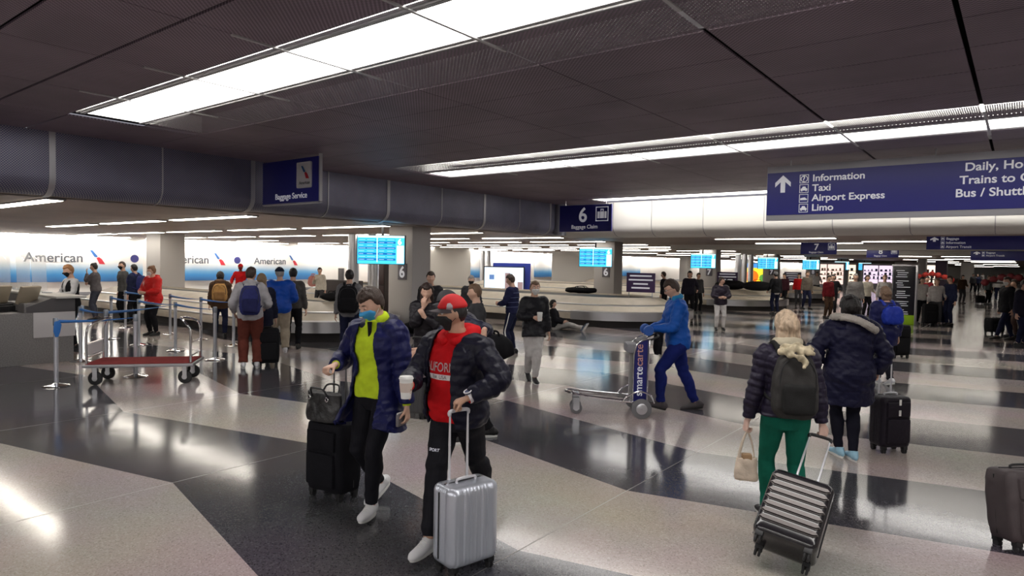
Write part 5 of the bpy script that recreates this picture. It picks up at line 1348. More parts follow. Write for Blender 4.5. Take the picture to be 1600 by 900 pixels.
bm = newbm(); tube(bm, [(0, 0, 0), (0, .0, .12), (0, -.01, .26), (0, -.06, .33)], [(.05, .03), (.065, .05), (.06, .06), (.045, .05)], 16, side=(0, 1, 0)); me = remesh(bm, .009, 2); displace(me, lambda p: .012 * vnoise(p * np.array([1, 1, .4]), 40)); obj('cloth', me, BLKC, lump)
# trolley: local -X.. built with travel direction = local +Y
tl = thing('luggage_trolley', 'chrome luggage trolley with blue side panel and two blue knobs', 'luggage trolley', at(955, 645), math.radians(37.74 + 92 - 4))
def U(pts, r=.013, m=CHROME, name='frame', n=5, parent=tl):
    bm = newbm(); tube(bm, cr(pts, n), r, 10, rnd=True); return obj(name, bm, m, parent)
U([(-.24, -.30, .19), (-.20, .2, .23), (-.12, .52, .27), (0, .60, .275), (.12, .52, .27), (.20, .2, .23), (.24, -.30, .19)], .014)
U([(-.14, -.30, .19), (-.12, .2, .225), (-.06, .5, .26)], .009, name='rail'); U([(.14, -.30, .19), (.12, .2, .225), (.06, .5, .26)], .009, name='rail'); U([(0, -.30, .19), (0, .55, .26)], .009, name='rail')
bm = newbm(); box(bm, -.10, .10, .42, .50, .22, .26, .008); obj('front_bracket', bm, STEEL, tl)
for sg in (-1, 1):
    bm = newbm(); disc_wheel(bm, (sg * .30, -.34, .125), .125, .04, (1, 0, 0), 28); wh = obj('wheel', bm, mat('tyre_grey', (.16, .16, .17), .6), tl)
    bm = newbm(); disc_wheel(bm, (sg * .30, -.34, .125), .075, .046, (1, 0, 0), 24); disc_wheel(bm, (sg * .30, -.34, .125), .02, .06, (1, 0, 0), 12); obj('hub', bm, STEEL, wh)
    U([(sg * .27, -.50, .20), (sg * .27, -.44, .30), (sg * .27, -.30, .335), (sg * .27, -.16, .27), (sg * .25, -.10, .20)], .012, name='wheel_guard')
for sg in (-1, 1):
    bm = newbm(); disc_wheel(bm, (sg * .10, .46, .075), .075, .03, (1, 0, 0), 22); wh = obj('caster_wheel', bm, mat('tyre_grey', (.16, .16, .17), .6), tl)
    bm = newbm(); disc_wheel(bm, (sg * .10, .46, .075), .04, .034, (1, 0, 0), 18); obj('hub', bm, STEEL, wh)
    bm = newbm(); box(bm, sg * .10 - .026, sg * .10 - .02, .42, .50, .06, .21); box(bm, sg * .10 + .02, sg * .10 + .026, .42, .50, .06, .21); box(bm, sg * .10 - .026, sg * .10 + .026, .42, .5, .205, .215); obj('caster_fork', bm, STEEL, tl)
bm = newbm(); tube(bm, [(-.28, -.34, .125), (.28, -.34, .125)], .011, 8); obj('axle', bm, STEEL, tl)
# upright boxes: blue side panels with lettering, grey front
def slant(bm, x0, x1, pts, mi=0): prism(bm, pts, lambda a, b, d: Vector((d, a, b)), x0, x1, mi)
up1 = [(-.42, .20), (-.24, .20), (-.245, .80), (-.30, .95), (-.42, 1.0), (-.44, .96)]
bm = newbm(); slant(bm, -.16, .16, up1); obj('upright_body', bm, mat('trolley_grey', (.13, .13, .14), .45), tl)
TB = mat('trolley_blue', (.012, .015, .16), .35)
for sg in (-1, 1):
    bm = newbm(); slant(bm, sg * .165 - .006, sg * .165 + .006, [(-.41, .18), (-.25, .18), (-.255, .78), (-.30, .93), (-.42, .98)]); pn = obj('side_panel', bm, TB, tl)
    M_ = frame_M((sg * .174, -.285, .27), (0, 0, 1), (0, 1, 0) if sg < 0 else (0, 1, 0))
    if sg > 0: M_ = frame_M((.174, -.30, .24), (0, 0, 1), (0, -1, 0)) @ Matrix.Identity(4)
    else: M_ = frame_M((-.174, -.36, .26), (0, 0, 1), (0, 1, 0))
    a_ = text_mesh('smarte', .135, M_, .003, .005, sx=1.0); obj('lettering', a_, SIGNW, pn)
    wd = max((M_.inverted() @ v.co).x for v in a_.vertices) + .008
    a_ = text_mesh('carte', .135, M_ @ Matrix.Translation((wd, 0, 0)), .003, .005); obj('lettering', a_, mat('letter_orange', (.62, .33, .30), .5), pn)
    U([(sg * .185, -.42, .18), (sg * .185, -.44, .97)], .008, name='edge_tube', n=1); U([(sg * .185, -.245, .18), (sg * .185, -.25, .78), (sg * .185, -.31, .95), (sg * .185, -.44, 1.0)], .008, name='edge_tube', n=3)
bm = newbm(); box(bm, -.17, .17, -.34, -.16, .80, .92, .03); obj('front_box', bm, mat('trolley_greybox', (.22, .22, .24), .5), tl)
for sg in (-1, 1):
    U([(sg * .13, -.40, .95), (sg * .13, -.43, 1.05)], .012, name='stem', n=2)
    bm = newbm(); disc_wheel(bm, (sg * .13, -.43, 1.09), .066, .05, (1, .25, .1), 24); obj('knob', bm, mat('knob_blue', (.03, .11, .42), .5), tl)
U([(-.16, -.44, .97), (-.12, -.56, 1.02), (.12, -.56, 1.02), (.16, -.44, .97)], .012, DARK, 'handle')
# right edge case
suitcase('brownish black suitcase cut by the right edge of the frame', at(1602, 858), math.radians(37.7 + 4), .36, .26, .55, mat('case_brown', (.055, .042, .045), .55, bump=.2, bs=200), 'front', .0, STEEL, DARK, soft=True, tilt=-.14)
# ================================================================== queue, counter, dolly
BELT = mat('belt_blue', (.015, .13, .42), .5); POSTM = mat('post_steel', (.6, .62, .68), .3, .7)
def stanchion(px, py, label, to=None):
    p = at(px, py)
    t = thing('stanchion', label, 'queue post', p, 0, 'steel queue posts with blue belts')
    bm = newbm(); lathe(bm, [(.175, 0), (.178, .008), (.16, .018), (.08, .03), (.036, .045), (.034, .05)], 30); obj('base', bm, CHROME, t)
    bm = newbm(); lathe(bm, [(.031, .04), (.031, .90)], 20); obj('pole', bm, POSTM, t)
    bm = newbm(); lathe(bm, [(.034, .885), (.036, .895), (.036, .985), (.030, .995)], 20); obj('belt_head', bm, mat('post_cap', (.25, .28, .33), .4, .5), t)
    if to is not None:
        q = at(*to) - p; n = 12; pts = [(q.x * i / n, q.y * i / n, .945 - .02 * math.sin(math.pi * i / n)) for i in range(n + 1)]
        bm = newbm(); tube(bm, pts, (.026, .0025), 8, side=(0, 0, 1)); obj('belt', bm, BELT, t)
st = [(88, 603, (212, 588.6), 'nearest queue post, left end of the belt before the luggage dolly'), (212, 588.6, None, 'queue post right of the nearest one, behind the dolly platform'),
      (166, 574.6, (274, 548), 'slim queue post rising behind the middle of the dolly'), (126, 565, (166, 574.6), 'queue post beside the counter end'), (174, 529.5, (217, 539), 'queue post behind the dolly, right of the woman in grey'),
      (196, 512, (266, 522), 'far queue post left of the woman in the red jacket'), (217, 539, (274, 548), 'queue post just in front of the woman in the red jacket'), (266, 522, (314, 531), 'far queue post right of the woman in the red jacket'),
      (274, 548, (336, 562), 'queue post left of the right hoop of the dolly'), (314, 531, (365, 540), 'queue post behind the right hoop of the dolly'), (336, 562, None, 'bright queue post at the right corner of the queue'), (365, 540, None, 'queue post left of the man with the blue backpack')]
for x, y, to, l in st: stanchion(x, y, l, to)
bm = newbm(); tube(bm, [(.035, 0, .95), (.045, .01, .90), (.04, 0, .80), (.036, 0, .72)], [(.03, .003), (.05, .003), (.045, .003), (.02, .003)], 8, side=(0, 1, 0))
o0 = [o for o in bpy.data.objects if o.name == 'stanchion'][0]; obj('loose_belt', bm, BELT, o0)
# luggage dolly
pA = at(120, 573, .30); pB = at(300, 570, .30); v = pB - pA
t = thing('luggage_dolly', 'long low luggage dolly with red carpet deck and steel hoops at both ends', 'luggage cart', ((pA.x + pB.x) / 2 - .30, (pA.y + pB.y) / 2 + .28, 0), math.atan2(v.y, v.x))
L = v.length / 2 - .02
bm = newbm(); box(bm, -L, L, -.38, .38, .27, .315, .015); obj('deck_frame', bm, mat('dolly_grey', (.33, .33, .35), .4, .5), t)
bm = newbm(); box(bm, -L + .03, L - .03, -.35, .35, .316, .326, .004); obj('carpet', bm, cloth('carpet_red', (.22, .035, .035), .95), t)
for sx in (-1, 1):
    bm = newbm(); tube(bm, cr([(sx * (L - .05), -.33, .32), (sx * (L - .05), -.33, .78), (sx * (L - .12), -.30, .92), (sx * (L - .25), 0, .98), (sx * (L - .12), .30, .92), (sx * (L - .05), .33, .78), (sx * (L - .05), .33, .32)], 6), .018, 10); obj('hoop', bm, CHROME, t)
    bm = newbm(); tube(bm, [(sx * (L - .05), -.33, .62), (sx * (L - .05), .33, .62)], .012, 8); tube(bm, [(sx * (L - .05), -.33, .42), (sx * (L - .05), .33, .42)], .012, 8); obj('rail', bm, CHROME, t)
    for sy in (-1, 1):
        cx, cy = sx * (L - .14), sy * .26
        bm = newbm(); disc_wheel(bm, (cx, cy, .10), .10, .05, (.2, 1, 0), 24); wh = obj('wheel', bm, RUB, t)
        bm = newbm(); disc_wheel(bm, (cx, cy, .10), .045, .056, (.2, 1, 0), 16); obj('hub', bm, STEEL, wh)
        bm = newbm(); box(bm, cx - .03, cx + .03, cy - .036, cy - .030, .09, .26); box(bm, cx - .03, cx + .03, cy + .030, cy + .036, .09, .26); box(bm, cx - .05, cx + .05, cy - .045, cy + .045, .255, .27); obj('caster_fork', bm, STEEL, t)
bm = newbm(); box(bm, -L + .03, -L + .045, -.31, .31, .44, .60, .004); obj('end_panel', bm, mat('panel_pale', (.55, .55, .56), .5), t)
# counter
cA = at(16, 577); 
t = thing('service_counter', 'grey stone-patterned service counter with pale worktop, at the left edge', 'counter', (-13.55, 4.6, 0), 0)
CNT = mat('counter_grey', (.20, .19, .19), .5, var=.25, vscale=60)
bm = newbm(); box(bm, -1.05, 0, -1.25, 0, 0, .90, .01); box(bm, -1.05, 0, -.75, 0, .9, 1.06, .01); obj('body', bm, CNT, t)
bm = newbm(); prism(bm, [(-.72, .905), (-.72, 1.0), (-.35, 1.14), (0.02, 1.14), (.02, .905)], lambda a, b, d: Vector((d, a, b)), -1.06, .012); obj('sloped_top', bm, mat('counter_dark', (.09, .085, .09), .4), t)
bm = newbm(); box(bm, -6.2, .10, -.30, .18, 1.14, 1.18, .01); obj('worktop', bm, mat('worktop_pale', (.62, .60, .57), .35), t)
bm = newbm(); box(bm, -6.0, -1.06, -.2, .1, 0, 1.14, .01); obj('back_body', bm, CNT, t)
bm = newbm(); box(bm, .002, .016, -.62, .02, .46, .90, .003); obj('white_panel', bm, mat('panel_white', (.55, .53, .54), .5), t)
bm = newbm(); box(bm, -.9, .004, -1.262, -1.25, .0, .9, .002); box(bm, -3.0, -1.06, -1.6, -.3, 0, .86, .02); obj('dark_side', bm, mat('counter_black', (.02, .018, .02), .5), t)
for i, (x, y, rz_, l) in enumerate([(-14.35, 3.62, .5, 'tilted beige monitor at the left of the service counter'), (-13.95, 3.95, .6, 'tilted beige monitor at the right of the service counter')]):
    m_ = thing('counter_monitor', l, 'monitor', (x, y, .915), rz_)
    Mt = Matrix.Rotation(.35, 4, 'Y')
    bm = newbm(); box(bm, -.03, .03, -.21, .21, .14, .46, .01, Mt); obj('monitor_case', bm, mat('beige', (.32, .27, .20), .5), m_)
    bm = newbm(); box(bm, .0, .03, -.03, .03, .0, .25, .004); box(bm, -.1, .1, -.12, .12, -.005, .012, .004); obj('stand', bm, DARK, m_)
for i, (x, y) in enumerate([(-14.1, 3.75), (-14.0, 3.60), (-14.45, 3.78)]):
    m_ = obj('office_device', (lambda b: (box(b, -.10, .10, -.13, .13, 0, .10, .02), box(b, -.07, .03, -.09, .09, .1, .13, .01), b)[2])(newbm()), DARK, None, (x, y, .91), (0, 0, .4 * i)); tag(m_, ['small black office device between the two beige monitors', 'black card reader nearest the counter edge', 'black office device behind the left beige monitor'][i], 'office device')
ACR = mat('acrylic', (.9, .93, .95), .05, alpha=.22)
for i, (x, sh) in enumerate([(-17.2, .0), (-16.0, 0), (-15.1, 0)]):
    m_ = thing('acrylic_shield', ['leftmost clear acrylic shield on the counter', 'middle clear acrylic shield on the counter', 'rightmost clear acrylic shield on the counter'][i], 'acrylic shield', (x, 4.55, 1.185), 0)
    bm = newbm(); box(bm, -.4, .4, -.004, .004, 0, .72, .002, Matrix.Rotation(-.12, 4, 'Y')); obj('pane', bm, ACR, m_)
    bm = newbm(); box(bm, -.42, -.38, -.08, .08, -.002, .02, .003); box(bm, .38, .42, -.08, .08, -.002, .02, .003); obj('foot', bm, STEEL, m_)
# ================================================================== everyone else
def quick(label, px, py, a, Ht, topm, legm, hairm, kind='jacket', skin='light', shoe=BSH, sole=None, hem=-.06, off=.03, **kw):
    hk = dict(kw.pop('hairkw', {})); ck = dict(kw.pop('clothkw', {})); msk = kw.pop('mask', None); lg = dict(kw.pop('legkw', {})); nohair = kw.pop('nohair', False); fc = kw.pop('face', False)
    p = Person(label, px, py, a, Ht, skin, **kw)
    p.trousers(legm, **{**dict(off=.016, hem=.055, wr=.008), **lg}); p.shoes(shoe, sole or shoe)
    p.top(topm, off, hem, part=kind, **{**dict(cuff=.042, wr=.010, aoff=off * .8), **ck})
    if not nohair: p.hair(hairm, **{**dict(kind='short', thick=.015), **hk})
    if msk: p.mask(msk)
    if fc: p.face()
    return p
MB = mat('mask_black', (.012, .012, .013), .8); MW = mat('mask_white', (.75, .75, .73), .7)
GHOOD = cloth('greyhood', (.42, .41, .43)); MAROON = cloth('maroon', (.13, .035, .025)); KHAKI = cloth('khaki', (.42, .36, .28)); PALE = cloth('pale', (.55, .53, .52))
BACKB = cloth('pack_blue', (.03, .035, .14), .7)
JEAN = cloth('jeans', (.012, .020, .14)); DJEAN = cloth('darkjean', (.015, .018, .045)); CHAR = cloth('charcoal', (.05, .05, .055)); BRN = cloth('brown', (.07, .04, .025)); TAN_ = cloth('tan', (.45, .25, .09)); REDJ = cloth('redjacket', (.50, .012, .015))
arms_front = dict(hL=(-.10, .30, 1.08), hR=(.10, .30, 1.08), poleL=(-1, -.8, -.4), poleR=(1, -.8, -.4), dirL=(.6, .8, .1), dirR=(-.6, .8, .1), palmL=(0, -1, 0), palmR=(0, -1, 0))
# coffee woman
cof = quick('woman in white trousers, black jacket and white mask, carrying a paper cup', 832, 596, 192, 1.66, nylon('blackjk', (.012, .012, .016)), PALE, HLB, 'jacket', mask=MW, shoe=BSH, sole=WSOLE, hem=-.16, w=.95,
    fL=(.0, .16, 0, 0, 0), fR=(.04, -.2, 0, .05, 25), hR=(.06, .26, 1.12), dirR=(-.6, .8, 0), palmR=(-.6, -.6, 0), poleR=(1, -.6, -.3), hL=(-.26, .04, .84), hairkw=dict(kind='long', long=.0, thick=.012, pony=True), legkw=dict(off=.022), off=.04, face=True)
cup('white paper cup held by the woman in white trousers', cof.W(cof.Wr['R'] + Vector((-.07, .09, -.05))), sleeve=(.78, .77, .74))
# navy striped man
nav = quick('man in navy striped jacket and dark trousers with white side stripe, near the video screen', 800, 553, 70, 1.70, cloth('navystripe', (.016, .018, .055)), DJEAN, HBR, hpitch=12, **arms_front)
for q in 'LR':
    bm = newbm(); sg = -1 if q == 'L' else 1; tube(bm, cr([tuple(v + Vector((sg * r, 0, 0))) for v, r in ((nav.HJ[q], .115), (nav.HJ[q].lerp(nav.K[q], .5), .095), (nav.K[q], .078), (nav.K[q].lerp(nav.A[q], .5), .074), (nav.A[q] + Vector((0, 0, .04)), .062))], 5), (.006, .022), 8, side=(1, 0, 0)); obj('side_stripe', bm, WHITE, [c for c in nav.root.children if c.name.startswith('trousers')][0])
for tz in (.40, .30, .20, .10):
    bm = newbm(); pts = []
    for an in np.linspace(0, 2 * math.pi, 25): pts.append(nav.spine(tz) + nav.side * math.cos(an) * .198 * nav.k + nav.fwd * math.sin(an) * .148 * nav.k)
    tube(bm, pts, (.004, .008), 6); obj('pale_stripe', bm, cloth('stripe_blue', (.10, .12, .22)), [c for c in nav.root.children if c.name.startswith('jacket')][0])
# group behind the two men
wm = quick('long dark-haired woman in black coat and pale trousers, hand at her mouth', 668, 632, 165, 1.66, nylon('blackcoat', (.012, .010, .014)), PALE, mat('hair_dark', (.03, .014, .010), .45, bump=.5, bs=90), hem=-.25, off=.05, lean=8, hR=(.0, .20, 1.38), hL=(-.05, .24, 1.25), dirR=(-.1, .2, 1), palmR=(0, -1, 0), dirL=(.5, .3, .8), palmL=(0, -1, 0), poleR=(1, -.3, -1), poleL=(-1, -.3, -1), hairkw=dict(kind='long', long=.22, thick=.02, wid=1.1), hyaw=18, hpitch=10, vox=.009)
mc = Person('man in dark cap and navy jacket with white piping, bending over with one arm hanging', 744, 688, 100, 1.78, 'light', w=1.05, lean=37, hz=.90, hy=-.05, fL=(-.12, .18, 5, 0, 0), fR=(.12, -.15, -5, 0, 0), hL=(757, 515, 0, 6.5), hR=(.1, .62, .95), hpitch=18, dirL=(0, .1, -1), palmL=(.6, -.6, 0), vox=.009)
mc.trousers(BLKC, .018, hem=.06); mc.shoes(BSH, WSOLE); NVJ = nylon('navyjk', (.012, .013, .032)); jk = mc.top(NVJ, .036, -.08, cuff=.042, wr=.012, part='jacket', aoff=.03); mc.collar(NVJ, .03, 35); mc.hair(HBR, thick=.010); mc.cap(cloth('cap_grey', (.06, .06, .065)), back=False); mc.face()
bm = newbm(); tube(bm, cr([tuple(p_) for p_ in (mc.spine(.55) - mc.fwd * .09 + mc.side * -.02, mc.spine(.51) - mc.fwd * .12 - mc.side * .10, mc.S['L'] + Vector((0, -.03, .085)), mc.S['L'].lerp(mc.E['L'], .5) + Vector((-.085, 0, 0)), mc.E['L'] + Vector((-.075, 0, 0)))], 6), .006, 8); obj('piping', bm, WHITE, jk)
lump_bag('sports_bag', atD(766, 566, 7.35), mc.rz + 1.9, (.42, .24, .30), 'black sports bag hanging at the hip of the bending man in the dark cap', BLKF, seed=11)
bm = newbm(); tube(bm, cr([tuple(p_) for p_ in (mc.M.inverted() @ atD(766, 530, 7.3), mc.spine(.36) - mc.side * .23, mc.spine(.53) - mc.side * .06 - mc.fwd * .05)], 6), (.02, .004), 8); obj('bag_strap', bm, BLKF, [o for o in bpy.data.objects if o.name.startswith('sports_bag')][0]).matrix_parent_inverse = Matrix.Identity(4)
o_ = [o for o in bpy.data.objects if o.name.startswith('bag_strap')][0]; sb = o_.parent; o_.matrix_local = (Matrix.Translation(sb.location) @ Matrix.Rotation(sb.rotation_euler.z, 4, 'Z')).inverted() @ mc.M
quick('person with short brown hair standing behind the bending man', 744, 629, 100, 1.64, CHAR, BLKC, HLB, vox=.012)
quick('dark-haired man standing behind the long-haired woman', 672, 562, 170, 1.74, cloth('darkgrey', (.03, .03, .034)), BLKC, HBR, vox=.012, hyaw=20)
quick('grey-haired masked person in dark top standing far behind the bending man', 735, 535, 180, 1.62, CHAR, BLKC, HGR, mask=MB)
suitcase('slim black suitcase with tall handle behind the man in the red cap', at(648, 652), math.radians(20), .34, .22, .55, mat('case_grey', (.06, .06, .065), .5), 'v', .42, mat('pole_gun', (.2, .2, .21), .3, 1.0), DARK, nrib=8)
# khaki / blue jacket etc.
hood = quick('man in light grey hoodie and maroon trousers with a navy backpack, in the queue', 391, 575, 20, 1.78, GHOOD, MAROON, HBR, 'hoodie', shoe=WSH, sole=WSOLE, off=.042, hem=-.10, w=1.02, hyaw=-30, legkw=dict(off=.034, hem=.085), hR=(.24, .24, 1.02), hL=(-.26, .12, .95))
hood.hood(GHOOD, r=.05); backpack(hood, BACKB, 'navy backpack worn by the man in the light grey hoodie', .34, .50, .22, .24, m2=cloth('pack_blue2', (.02, .022, .08)))
quick('woman with blonde hair and dark coat between the hoodie man and the man in blue', 409, 566, 30, 1.66, cloth('navycoat', (.018, .02, .04)), BLKC, mat('hair_dblonde', (.25, .17, .10), .5, bump=.4, bs=90), hem=-.2, hairkw=dict(kind='long', long=.16))
suitcase('tall black suitcase beside the blonde woman in the queue', at(419, 572), math.radians(60), .36, .25, .68, BLKF, 'front', .0, STEEL, DARK, soft=True)
old = quick('older man in bright blue jacket, cap and khaki trousers', 437, 551, 25, 1.76, nylon('blue2', (.008, .07, .42)), KHAKI, HGR, shoe=WSH, w=1.15, off=.045, hem=-.12, legkw=dict(off=.035, hem=.08), hL=(-.24, .2, 1.0), hR=(.24, .22, 1.0), hyaw=10)
old.cap(cloth('cap_navy', (.02, .03, .06)))
quick('man in olive jacket standing right of the older man in blue', 457, 545, 10, 1.74, cloth('olive', (.09, .085, .08)), BLKC, HBK)
wsh = quick('man in pale shirt with pink bag standing behind the first carousel', 500, 488, 160, 1.64, cloth('cream', (.60, .56, .48)), CHAR, HBR, mask=None, skin='light', fL=(-.16, .1, 10, 0, 0), fR=(.16, -.05, -10, 0, 0), hyaw=30, hR=(.12, .25, 1.25), dirR=(-.5, .6, .5), palmR=(0, -1, 0))
wsh.collar(BRN, .02, 40, .56, 'beard', .0, .05) if False else None
lump_bag('shoulder_bag', wsh.W(Vector((.26, .05, .92))), wsh.rz, (.34, .2, .40), 'pink shoulder bag of the man in the pale shirt', cloth('pink', (.55, .25, .22)), seed=4)
bkm = quick('man in grey hooded top with large black backpack, seen from behind', 545, 558, 8, 1.74, cloth('greytop', (.17, .17, .18)), cloth('darkjean', (.015, .018, .045)), HBK, hem=-.12, hyaw=12)
backpack(bkm, BLKF, 'large black backpack on the man in the grey hooded top', .40, .52, .22, .22)
bw = quick('woman in brown fur-hooded coat with a tan backpack in the queue', 344, 527, 20, 1.60, BRN, DJEAN, HBK, off=.045, hem=-.14, hairkw=dict(kind='long', long=.10, thick=.02), shoe=BSH)
bw.hood(mat('fur_brown', (.16, .09, .05), .9, bump=.8, bs=120), 'fur_hood', r=.06, open_=40, fur=.01); backpack(bw, TAN_, 'tan backpack worn by the woman in the brown fur-hooded coat', .34, .42, .18, .25, m2=cloth('tan2', (.28, .15, .06)))
r_ = quick('person in red jacket and cap far behind the queue', 376, 486, 195, 1.72, REDJ, BLKC, HBK, skin='dark', mask=cloth('redmask', (.25, .02, .02)), hL=(-.3, .1, 1.0), hR=(.3, .1, 1.0))
r_.cap(REDJ)
rw = quick('woman in bright red hooded jacket and white mask, arms folded', 240, 524, 155, 1.70, nylon('redpuff', (.55, .015, .015)), BLKC, mat('hair_auburn', (.20, .09, .04), .5, bump=.4, bs=90), mask=MW, off=.055, w=1.08, hem=-.14, hairkw=dict(kind='short', bun=True, thick=.014), hyaw=-20, **arms_front)
rw.hood(REDJ, r=.045); rw.top(PALE, .05, -.17, arms='', part='shirt_hem', wr=.003, neck=.1)
quick('tall grey-jacketed man in black mask standing left of the red-jacket woman', 194, 503, 140, 1.78, cloth('greyjk', (.10, .10, .10)), BLKC, HBR, mask=MB, hairkw=dict(thick=.004), hyaw=10)
dk = quick('person in dark jacket with a navy backpack right behind the grey-jacketed man', 212, 506, 80, 1.70, cloth('navy2', (.02, .025, .06)), BLKC, HBK)
backpack(dk, BACKB, 'navy backpack of the person behind the grey-jacketed man', .32, .44, .2, .24)
quick('woman in grey sweater with hand at her face, hair in a bun', 150, 500, 110, 1.70, cloth('greysw', (.13, .12, .13)), cloth('greyleg', (.06, .065, .09)), HBK, hairkw=dict(bun=True), hL=(-.02, .22, 1.42), poleL=(-.6, -.2, -1), dirL=(0, .2, 1), palmL=(0, -1, 0), hR=(.0, .22, 1.12), dirR=(-.8, .3, 0), palmR=(0, -1, 0))
at_ = quick('attendant in black vest and black mask behind the counter, reaching out a hand', loc=tuple(at(113, 545)), px=None, py=None, a=150, Ht=1.74, topm=cloth('whiteshirt', (.50, .50, .52)), legm=BLKC, hairm=mat('hair_ginger', (.42, .20, .08), .5, bump=.4, bs=90), mask=MB, hem=.0, off=.014, hL=(-.25, .38, 1.14), dirL=(-.3, 1, 0), palmL=(0, 0, 1), hR=(.14, .34, 1.12), dirR=(-.8, .5, 0), palmR=(0, 0, -1), hpitch=10)
at_.top(BLKC, .024, -.04, arms='', part='vest', open_=(.08, .02, 0), wr=.003, neck=.49)
wp = quick('woman in dark jacket and white trousers with folded arms beyond the blue man', 1124, 516, 175, 1.62, nylon('darkjk3', (.022, .016, .028)), PALE, BRN and HBR, off=.05, hem=-.1, hyaw=60, hairkw=dict(bun=True), **arms_front)
bm_ = quick('man in black top and cap seen from behind at the third carousel', 1211, 491, 10, 1.76, BLKC, DJEAN, HBK, off=.03, hL=(-.3, .1, .95))
bm_.cap(cloth('capgrey2', (.2, .2, .22)), back=True); bm_.top(PALE, .02, -.12, part='shirt_tail', arms='', wr=.004, neck=.05)
# seated traveller
sx = Person('seated person in black jacket with pale trousers, legs stretched out, back against the carousel', 868, 515, 262, 1.66, 'light', hz=.12, lean=-12, fL=(.0, .86, 0, 0, -60), fR=(.12, .80, -8, 0, -60), hL=(-.22, .25, .25), hR=(.22, .25, .25), vox=.02)
sx.trousers(cloth('greypale', (.42, .40, .38)), .02, hem=.06); sx.shoes(cloth('shoegrey', (.12, .15, .20)), WSOLE); sx.top(BLKC, .04, -.04, part='jacket'); sx.hair(HBK, 'long', .02, long=.1)
# woman in dark blue coat with blue bag, black case, beyond the parka woman
dbl = quick('woman with light brown hair and dark blue coat ahead of the parka woman', 1380, 601, 4, 1.66, nylon('coat_dblue', (.010, .012, .07)), cloth('blackleg', (.012, .012, .018)), HLB, off=.05, hem=-.20, shoe=WSH, sole=WSOLE, fL=(-.04, .1, 0, 0, 0), fR=(.05, -.12, 0, .02, 16), hairkw=dict(kind='long', long=.12, thick=.018))
backpack(dbl, nylon('bag_blue', (.01, .03, .30)), 'bright blue shoulder bag of the woman in the dark blue coat', .34, .30, .16, .30, cat='bag', pocket=False)
suitcase('big black suitcase right of the woman in the dark blue coat', at(1403, 559), math.radians(45), .40, .26, .72, BLKF, 'front', .0, STEEL, DARK, soft=True)
far = [
 ('person in black coat behind the head of the man in blue', 1037, 494, 60, 1.70, BLKC, BLKC, HBR), ('woman in long dark coat left of the number 7 plate', 1076, 497, 170, 1.76, cloth('darkcoat', (.02, .018, .03)), BLKC, HBK),
 ('person with pale shoulder between the dark coat and the third column', 1089, 489, 200, 1.66, CHAR, BLKC, HBR), ('person crouching low behind the far partition, only head seen', 1146, 470, 180, 1.5, PALE, CHAR, HBR),
 ('person in dark top walking right of the man in the black top', 1225, 480, 120, 1.66, cloth('plum', (.06, .02, .03)), BLKC, HBK), ('woman in red jacket beside the tall person in the olive coat', 1247, 478, 150, 1.66, REDJ, CHAR, HBK),
 ('tall person in long olive coat far behind the blonde woman', 1259, 483, 190, 1.78, cloth('olivecoat', (.14, .12, .10)), DJEAN, HLB), ('person in white shirt under the fifth screen', 1275, 466, 170, 1.70, PALE, CHAR, HBR),
 ('person in dark red top left of the fur-hooded parka', 1292, 497, 200, 1.68, cloth('darkred', (.16, .015, .02)), BRN, HBR), ('person in black top just behind the dark red top', 1300, 492, 150, 1.70, BLKC, BLKC, HBK),
 ('grey-haired person in grey top behind the parka hood, left', 1334, 505, 165, 1.78, cloth('grey3', (.25, .24, .24)), CHAR, HGR), ('person in cream jacket behind the parka hood', 1352, 497, 190, 1.72, cloth('cream', (.60, .56, .48)), BLKC, HBR),
 ('person in pale grey coat left of the black directory totem', 1380, 500, 160, 1.74, cloth('palecoat', (.45, .43, .42)), DJEAN, HLB), ('person in white top right of the black directory totem', 1437, 506, 180, 1.70, PALE, BLKC, HBK),
 ('person in dark red coat behind the white top', 1446, 496, 170, 1.70, cloth('darkred', (.16, .015, .02)), BLKC, HBK), ('woman in pale top with two black suitcases on the walkway', 1461, 508, 160, 1.66, cloth('palegrey', (.40, .38, .38)), CHAR, HLB),
 ('man in navy jacket and jeans standing on the walkway', 1483, 509, 100, 1.76, cloth('navy2', (.02, .025, .06)), DJEAN, HBR), ('person in grey shorts and dark top far down the walkway', 1502, 474, 180, 1.70, BRN, CHAR, HBK),
 ('person in dark clothes far down the walkway, left of centre', 1519, 458, 180, 1.72, CHAR, BLKC, HBK), ('person in navy far down the walkway', 1526, 458, 170, 1.70, cloth('navy2', (.02, .025, .06)), BLKC, HBR),
 ('person in teal top and dark trousers with a small case, far walkway', 1542, 476, 200, 1.70, cloth('tealgrey', (.16, .20, .20)), BLKC, HLB), ('person in grey top right of the teal top, far walkway', 1551, 468, 170, 1.70, cloth('grey3', (.25, .24, .24)), BLKC, HBR),
 ('person in white and dark clothes far right on the walkway', 1559, 470, 150, 1.76, PALE, DJEAN, HBK), ('farthest tiny dark figure at the end of the walkway', 1510, 446, 180, 1.7, CHAR, BLKC, HBK), ('farthest tiny pale figure at the end of the walkway', 1534, 447, 180, 1.7, PALE, BLKC, HBK)]
for i, (l, px, py, a, h_, tm, lm, hm_) in enumerate(far):
    st_ = .12 if i % 3 == 0 else .02
    quick(l, px, py, a, h_, tm, lm, hm_, fL=(-.1, st_, 5, 0, 0), fR=(.1, -st_, -5, 0, 0), hairkw=dict(kind='long', long=.12) if i % 2 else {}, vox=.022, hL=(-.27, .05 + .1 * (i % 2), .82 + .2 * (i % 2)))
suitcase('left one of two black suitcases on the walkway by the woman in the pale top', at(1452, 508), .5, .42, .28, .75, BLKF, 'front', .0, STEEL, DARK, soft=True)
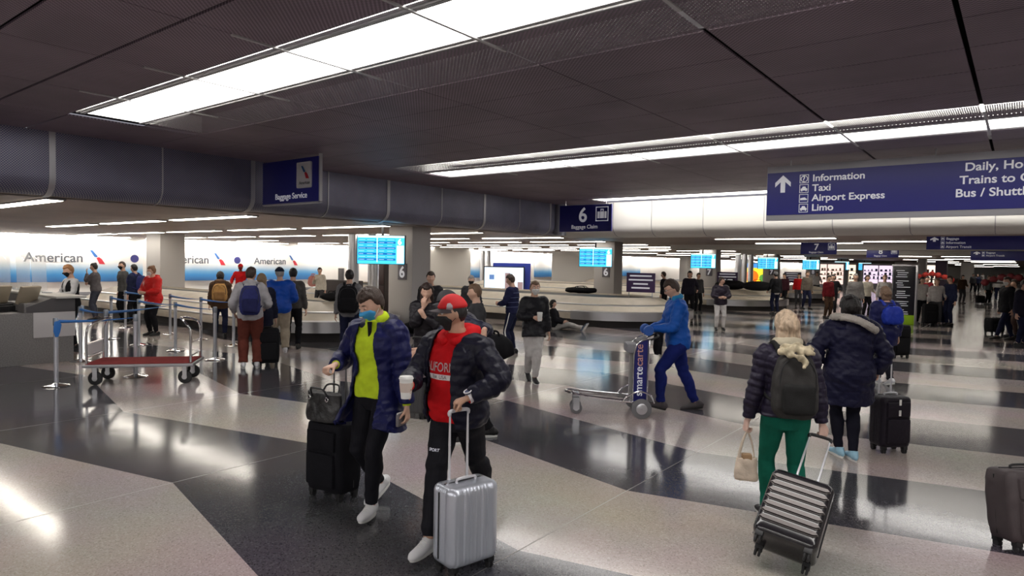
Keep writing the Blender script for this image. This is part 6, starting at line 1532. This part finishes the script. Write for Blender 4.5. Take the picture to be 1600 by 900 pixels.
suitcase('right one of two dark suitcases on the walkway, left of the man in navy', at(1468, 506), .5, .40, .28, .62, cloth('navycase', (.015, .018, .05)), 'front', .0, STEEL, DARK, soft=True)
suitcase('small black cabin case on the far walkway', at(1531, 475), .5, .42, .28, .5, BLKF, 'front', .0, STEEL, DARK, soft=True)
ms = quick('man in white mask and black coat with a tan bag at the right edge', 1572, 532, 85, 1.80, BLKC, DJEAN, HBR, mask=MW, off=.05, hem=-.18, hyaw=20, fL=(-.08, .3, 0, .02, 0), fR=(.1, -.2, 0, 0, 0))
lump_bag('shoulder_bag', ms.W(Vector((.10, -.42, .86))), ms.rz, (.42, .25, .34), 'black shoulder bag of the masked man at the right edge', BLKF, seed=6)
suitcase('black wheeled case behind the masked man at the right edge', at(1553, 522), .9, .50, .30, .50, BLKF, 'front', .0, STEEL, DARK, soft=True)
quick('person in dark coat with grey hood cut by the right edge', 1594, 541, 200, 1.74, cloth('navydark', (.02, .02, .035)), DJEAN, HBK, off=.05, hem=-.16).hood(cloth('greyhood2', (.35, .33, .32)), r=.05)
quick('person in dark brown trousers walking beside the masked man', 1583, 527, 90, 1.72, BRN, cloth('brownleg', (.07, .045, .04)), HBR)
# red decorations far right
for i, (x, y, z, r, l) in enumerate([(1455, 40, 1.75, .3, 'cluster of red paper decorations on the far walkway'), (1578, 34, 1.75, .45, 'dark red rounded awning at the right edge')]):
    c = Vector((atY(x, y), y, 0)); t = thing('festive_decoration', l, 'decoration', c)
    bm = newbm()
    for k_ in range(7):
        ell(bm, ((k_ - 3) * .28, .1 * (k_ % 2), z - .25 + .22 * math.cos((k_ - 3) * .6)), (.15, .14, .15), None, 14, 10)
    obj('blooms', remesh(bm, .03, 1), mat('deco_red_%d' % i, ((.45, .03, .02), (.14, .01, .015))[i], .7), t)
    bm = newbm(); tube(bm, [(0, 0, 0), (0, 0, z - .1)], .05, 10); tube(bm, [(-.84, 0, z - .3), (.84, 0, z - .3)], .03, 8); obj('stand', bm, DARK, t)
